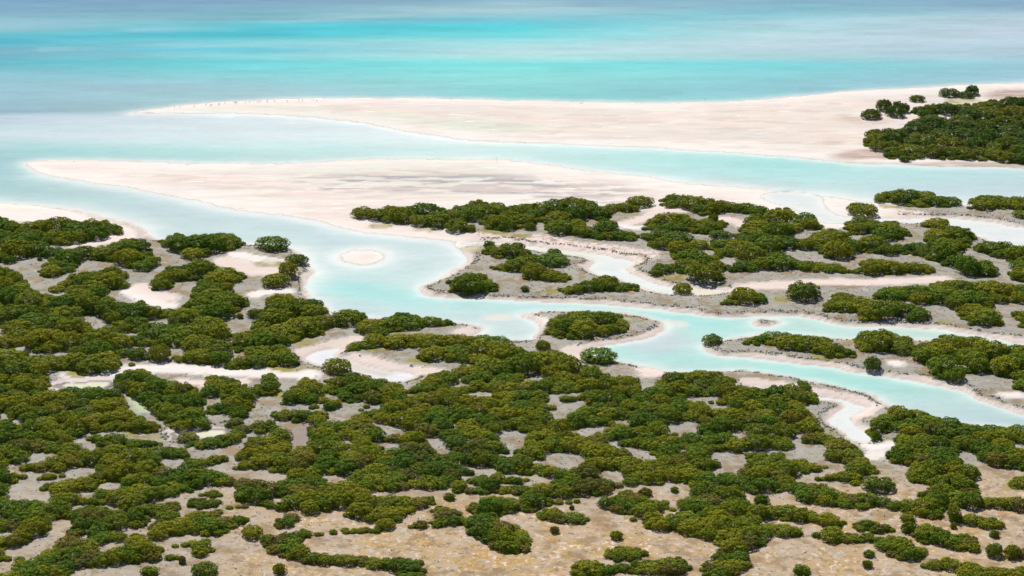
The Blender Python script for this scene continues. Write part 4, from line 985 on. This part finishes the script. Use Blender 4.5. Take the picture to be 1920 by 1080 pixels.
def phrase(z, x, y):
    if z != i_fg:
        return exec_thickets[z][0]
    return next(n for f, n in FG_NAMES if f(x, y))


ext = {}
for t in trees:
    if not isinstance(t[4], str) and t[5] > 0:
        e = ext.setdefault(phrase(t[4], t[6], t[7]), [9e9, -9e9, 9e9, -9e9])
        e[0], e[1], e[2], e[3] = min(e[0], t[6]), max(e[1], t[6]), min(e[2], t[7]), max(e[3], t[7])


def place(ph, x, y):
    e = ext[ph]
    fx_, fy_ = (x - e[0]) / (e[1] - e[0] + 1), (y - e[2]) / (e[3] - e[2] + 1)
    a = ['far left', 'left', 'left centre', 'middle', 'right centre', 'right', 'far right'][int(fx_ * 7)]
    b = ['topmost', 'upper', 'inner', 'lower', 'bottom'][int(fy_ * 5)]
    return b + ' ' + a


order = sorted(range(len(trees)), key=lambda i: (not isinstance(trees[i][4], str), -trees[i][5]))
n_ind = 300
protos = {}
proto_objs = [None] * len(VARS)


for k, i in enumerate(order[:n_ind]):
    gx, gy, r, h, z, area, vx, vy = trees[i]
    big = r > 1.55
    v = (k % NL) if big else NL + k % (len(VARS) - NL)
    root = obj('mangrove_tree', None)
    root.location = (gx, gy, max(float(tz[i]), 0.02) - .05)
    root.rotation_euler = (0, 0, rng.uniform(0, 6.283))
    q = rng.uniform(.90, 1.10)
    root.scale = (r * q, r / q, h / (.95 if big else 1.0))
    crown, trunk = obj('crown', VARS[v][0], root), obj('trunk', VARS[v][1], root)
    if proto_objs[v] is None:
        proto_objs[v] = (crown, trunk)
    if isinstance(z, str):
        tag(root, 'green mangrove, ' + z, 'mangrove', 'mangrove trees of the tidal marsh')
    else:
        ph = phrase(z, vx, vy)
        tag(root, 'large mangrove, ' + place(ph, vx, vy) + ', ' + ph, 'mangrove', 'mangrove trees ' + ph)
for v in range(len(VARS)):
    assert proto_objs[v] is not None

# the remaining crowns: one object, instanced on points
rest = order[n_ind:]
pts = np.array([[trees[i][0], trees[i][1], max(tz[i], .02) - .05] for i in rest])
rr = np.array([trees[i][2] for i in rest])
hh = np.array([trees[i][3] for i in rest])
big = rr > 1.55
var = np.where(big, rng.integers(0, NL, len(rest)), NL + rng.integers(0, len(VARS) - NL, len(rest)))
pm = bpy.data.meshes.new('mangrove_thicket')
pm.vertices.add(len(pts))
pm.vertices.foreach_set('co', pts.astype(np.float32).ravel())
add_f(pm, 'variant', var, 'INT')
add_f(pm, 'scl', np.stack([rr, rr, hh / np.where(big, .95, 1.0)], 1), 'FLOAT_VECTOR')
add_f(pm, 'rot', np.stack([rr * 0, rr * 0, rng.uniform(0, 6.283, len(rr))], 1), 'FLOAT_VECTOR')
thicket = tag(obj('mangrove_thicket', pm), 'dense low mangrove thicket covering the marsh between the creeks', 'mangrove thicket', kind='stuff')
ng = bpy.data.node_groups.new('thicket', 'GeometryNodeTree')
ng.interface.new_socket('Geometry', in_out='INPUT', socket_type='NodeSocketGeometry')
ng.interface.new_socket('Geometry', in_out='OUTPUT', socket_type='NodeSocketGeometry')
gi, go = ng.nodes.new('NodeGroupInput'), ng.nodes.new('NodeGroupOutput')
jn = ng.nodes.new('GeometryNodeJoinGeometry')


def attr(name, typ):
    a = ng.nodes.new('GeometryNodeInputNamedAttribute')
    a.data_type = typ
    a.inputs['Name'].default_value = name
    return [o for o in a.outputs if o.enabled][0]


av, asc, aro = attr('variant', 'INT'), attr('scl', 'FLOAT_VECTOR'), attr('rot', 'FLOAT_VECTOR')
e2r = ng.nodes.new('FunctionNodeEulerToRotation')
ng.links.new(aro, e2r.inputs[0])
for v in range(len(VARS)):
    cmp_ = ng.nodes.new('FunctionNodeCompare')
    cmp_.data_type, cmp_.operation = 'INT', 'EQUAL'
    ins = [s for s in cmp_.inputs if s.enabled]
    ng.links.new(av, ins[0])
    ins[1].default_value = v
    for o in proto_objs[v]:
        oi = ng.nodes.new('GeometryNodeObjectInfo')
        oi.transform_space = 'ORIGINAL'
        oi.inputs['Object'].default_value = o
        oi.inputs['As Instance'].default_value = True
        ip = ng.nodes.new('GeometryNodeInstanceOnPoints')
        ng.links.new(gi.outputs[0], ip.inputs['Points'])
        ng.links.new(cmp_.outputs[0], ip.inputs['Selection'])
        ng.links.new(oi.outputs['Geometry'], ip.inputs['Instance'])
        ng.links.new(e2r.outputs[0], ip.inputs['Rotation'])
        ng.links.new(asc, ip.inputs['Scale'])
        ng.links.new(ip.outputs[0], jn.inputs[0])
ng.links.new(jn.outputs[0], go.inputs[0])
md = thicket.modifiers.new('thicket', 'NODES')
md.node_group = ng

# ------------------------------------------------------------------ low samphire shrubs: uncountable ground cover on the marsh
N = 700000
ux, uy = rng.uniform(-190, 190, N), rng.uniform(372, 800, N)
sS, sM, sN, sO = sample(S, ux, uy), sample(marsh, ux, uy), fbm(ux / 7, uy / 7, 55, 3), sample(ochre, ux, uy)
sR = np.clip(sample(rim_w, ux, uy), .2, 3)
bank = np.exp(-((sS - sR - 1.1) / .55) ** 2)
prob = np.clip(sM * (sS > .5) * (.01 + .10 * sstep(.5, .66, sN) + .8 * bank) * (1 - .8 * sO), 0, 1)
kp = rng.uniform(0, 1, N) < prob
kp &= np.abs(ux) < uy * .235
ux, uy, bank = ux[kp], uy[kp], bank[kp]
n = len(ux)
print('SHRUBS', n)
uz = sample(H, ux, uy)
sz = rng.uniform(.11, .22, n) * (1 + .7 * bank)
K = 6
d = rng.normal(size=(n, K, 3))
d /= np.linalg.norm(d, axis=2)[..., None]
d[..., 2] = np.abs(d[..., 2])
c = np.stack([ux, uy, uz], 1)[:, None, :] + d * sz[:, None, None] * np.array([1, 1, .75]) * .8
u = np.cross(d, rng.normal(size=d.shape))
u /= np.linalg.norm(u, axis=2)[..., None]
w = np.cross(d, u)
s_ = (sz[:, None] * rng.uniform(.35, .65, (n, K)))[..., None]
q4 = np.stack([c + u * s_, c + w * s_, c - u * s_, c - w * s_], 2).reshape(-1, 3)
sm = raw_mesh('samphire_shrubs', q4, np.arange(len(q4)).reshape(-1, 4), False)
sm.materials.append(M_SHRUB)
tag(obj('samphire_shrubs', sm), 'low grey green saltmarsh shrubs fringing the creek banks', 'shrubs', kind='stuff')

# ------------------------------------------------------------------ wading birds on the far spit, a stake on the sand bar
def tube(path, rad, seg=6):
    co, fa = [], []
    for k, (p, r) in enumerate(zip(path, rad)):
        for j in range(seg):
            a = j * 6.2832 / seg
            t = Vector(path[min(k + 1, len(path) - 1)]) - Vector(path[max(k - 1, 0)])
            qn = t.to_track_quat('Z', 'Y')
            co.append(Vector(p) + qn @ Vector((r * math.cos(a), r * math.sin(a), 0)))
        if k:
            o = (k - 1) * seg
            for j in range(seg):
                fa.append((o + j, o + (j + 1) % seg, o + seg + (j + 1) % seg, o + seg + j))
    return co, fa


def merge(name, parts, mat):
    co, fa = [], []
    for a, b in parts:
        o = len(co)
        co += [tuple(v) for v in a]
        fa += [tuple(i + o for i in f) for f in b]
    m_ = raw_mesh(name, np.array(co), np.array(fa))
    m_.materials.append(mat)
    return m_


bird_mesh = merge('bird', [tube([(-.46, 0, .52), (-.30, 0, .60), (-.05, 0, .68), (.14, 0, .74), (.22, 0, .86), (.20, 0, 1.02), (.25, 0, 1.10), (.31, 0, 1.09), (.44, 0, 1.03)], [.02, .09, .15, .10, .05, .04, .055, .035, .008]),
                           tube([(.0, .05, .58), (.03, .06, .3), (.0, .06, 0), (.10, .06, 0)], [.022, .014, .014, .01]), tube([(.0, -.05, .58), (-.03, -.06, .3), (.0, -.06, 0), (.10, -.06, 0)], [.022, .014, .014, .01])], M_BIRD)
bx = [330, 345, 372, 388, 396, 402, 410, 418, 428, 436, 441, 448, 457, 466, 478, 486, 497, 508, 521, 536, 553, 565, 588, 603, 1322]
for i, x in enumerate(bx):
    x += random.uniform(-9, 9) if x < 1000 else 0
    y = float(np.interp(x, [330, 400, 480, 560, 610, 1322], [203, 197, 191.5, 189, 187.5, 172.5])) + random.uniform(-.4, 3.0) if x < 1000 else 188.5
    gx, gy = to_ground(x, y)
    o = obj('wading_bird', bird_mesh)
    o.location = (float(gx), float(gy), max(0.02, float(sample(H, gx, gy)[0])))
    o.rotation_euler = (0, 0, random.uniform(0, 6.28))
    o.scale = (.55,) * 3
    tag(o, 'tiny dark wading bird in the flock along the far spit' if x < 1000 else 'lone tiny dark wading bird on the beach near the far cluster', 'bird', 'wading birds on the far spit')
gx, gy = to_ground(931, 303)
st = obj('stake', merge('stake', [tube([(0, 0, -.3), (.02, 0, .8), (-.05, 0, 1.7)], [.06, .055, .05]), tube([(.01, 0, 1.1), (.25, 0, 1.35)], [.03, .02])], M_WOOD))
st.scale = (.6, .6, .6)
st.location = (float(gx), float(gy), max(0.0, float(sample(H, gx, gy)[0])))
tag(st, 'thin weathered stake standing on the white sand bar', 'stake')
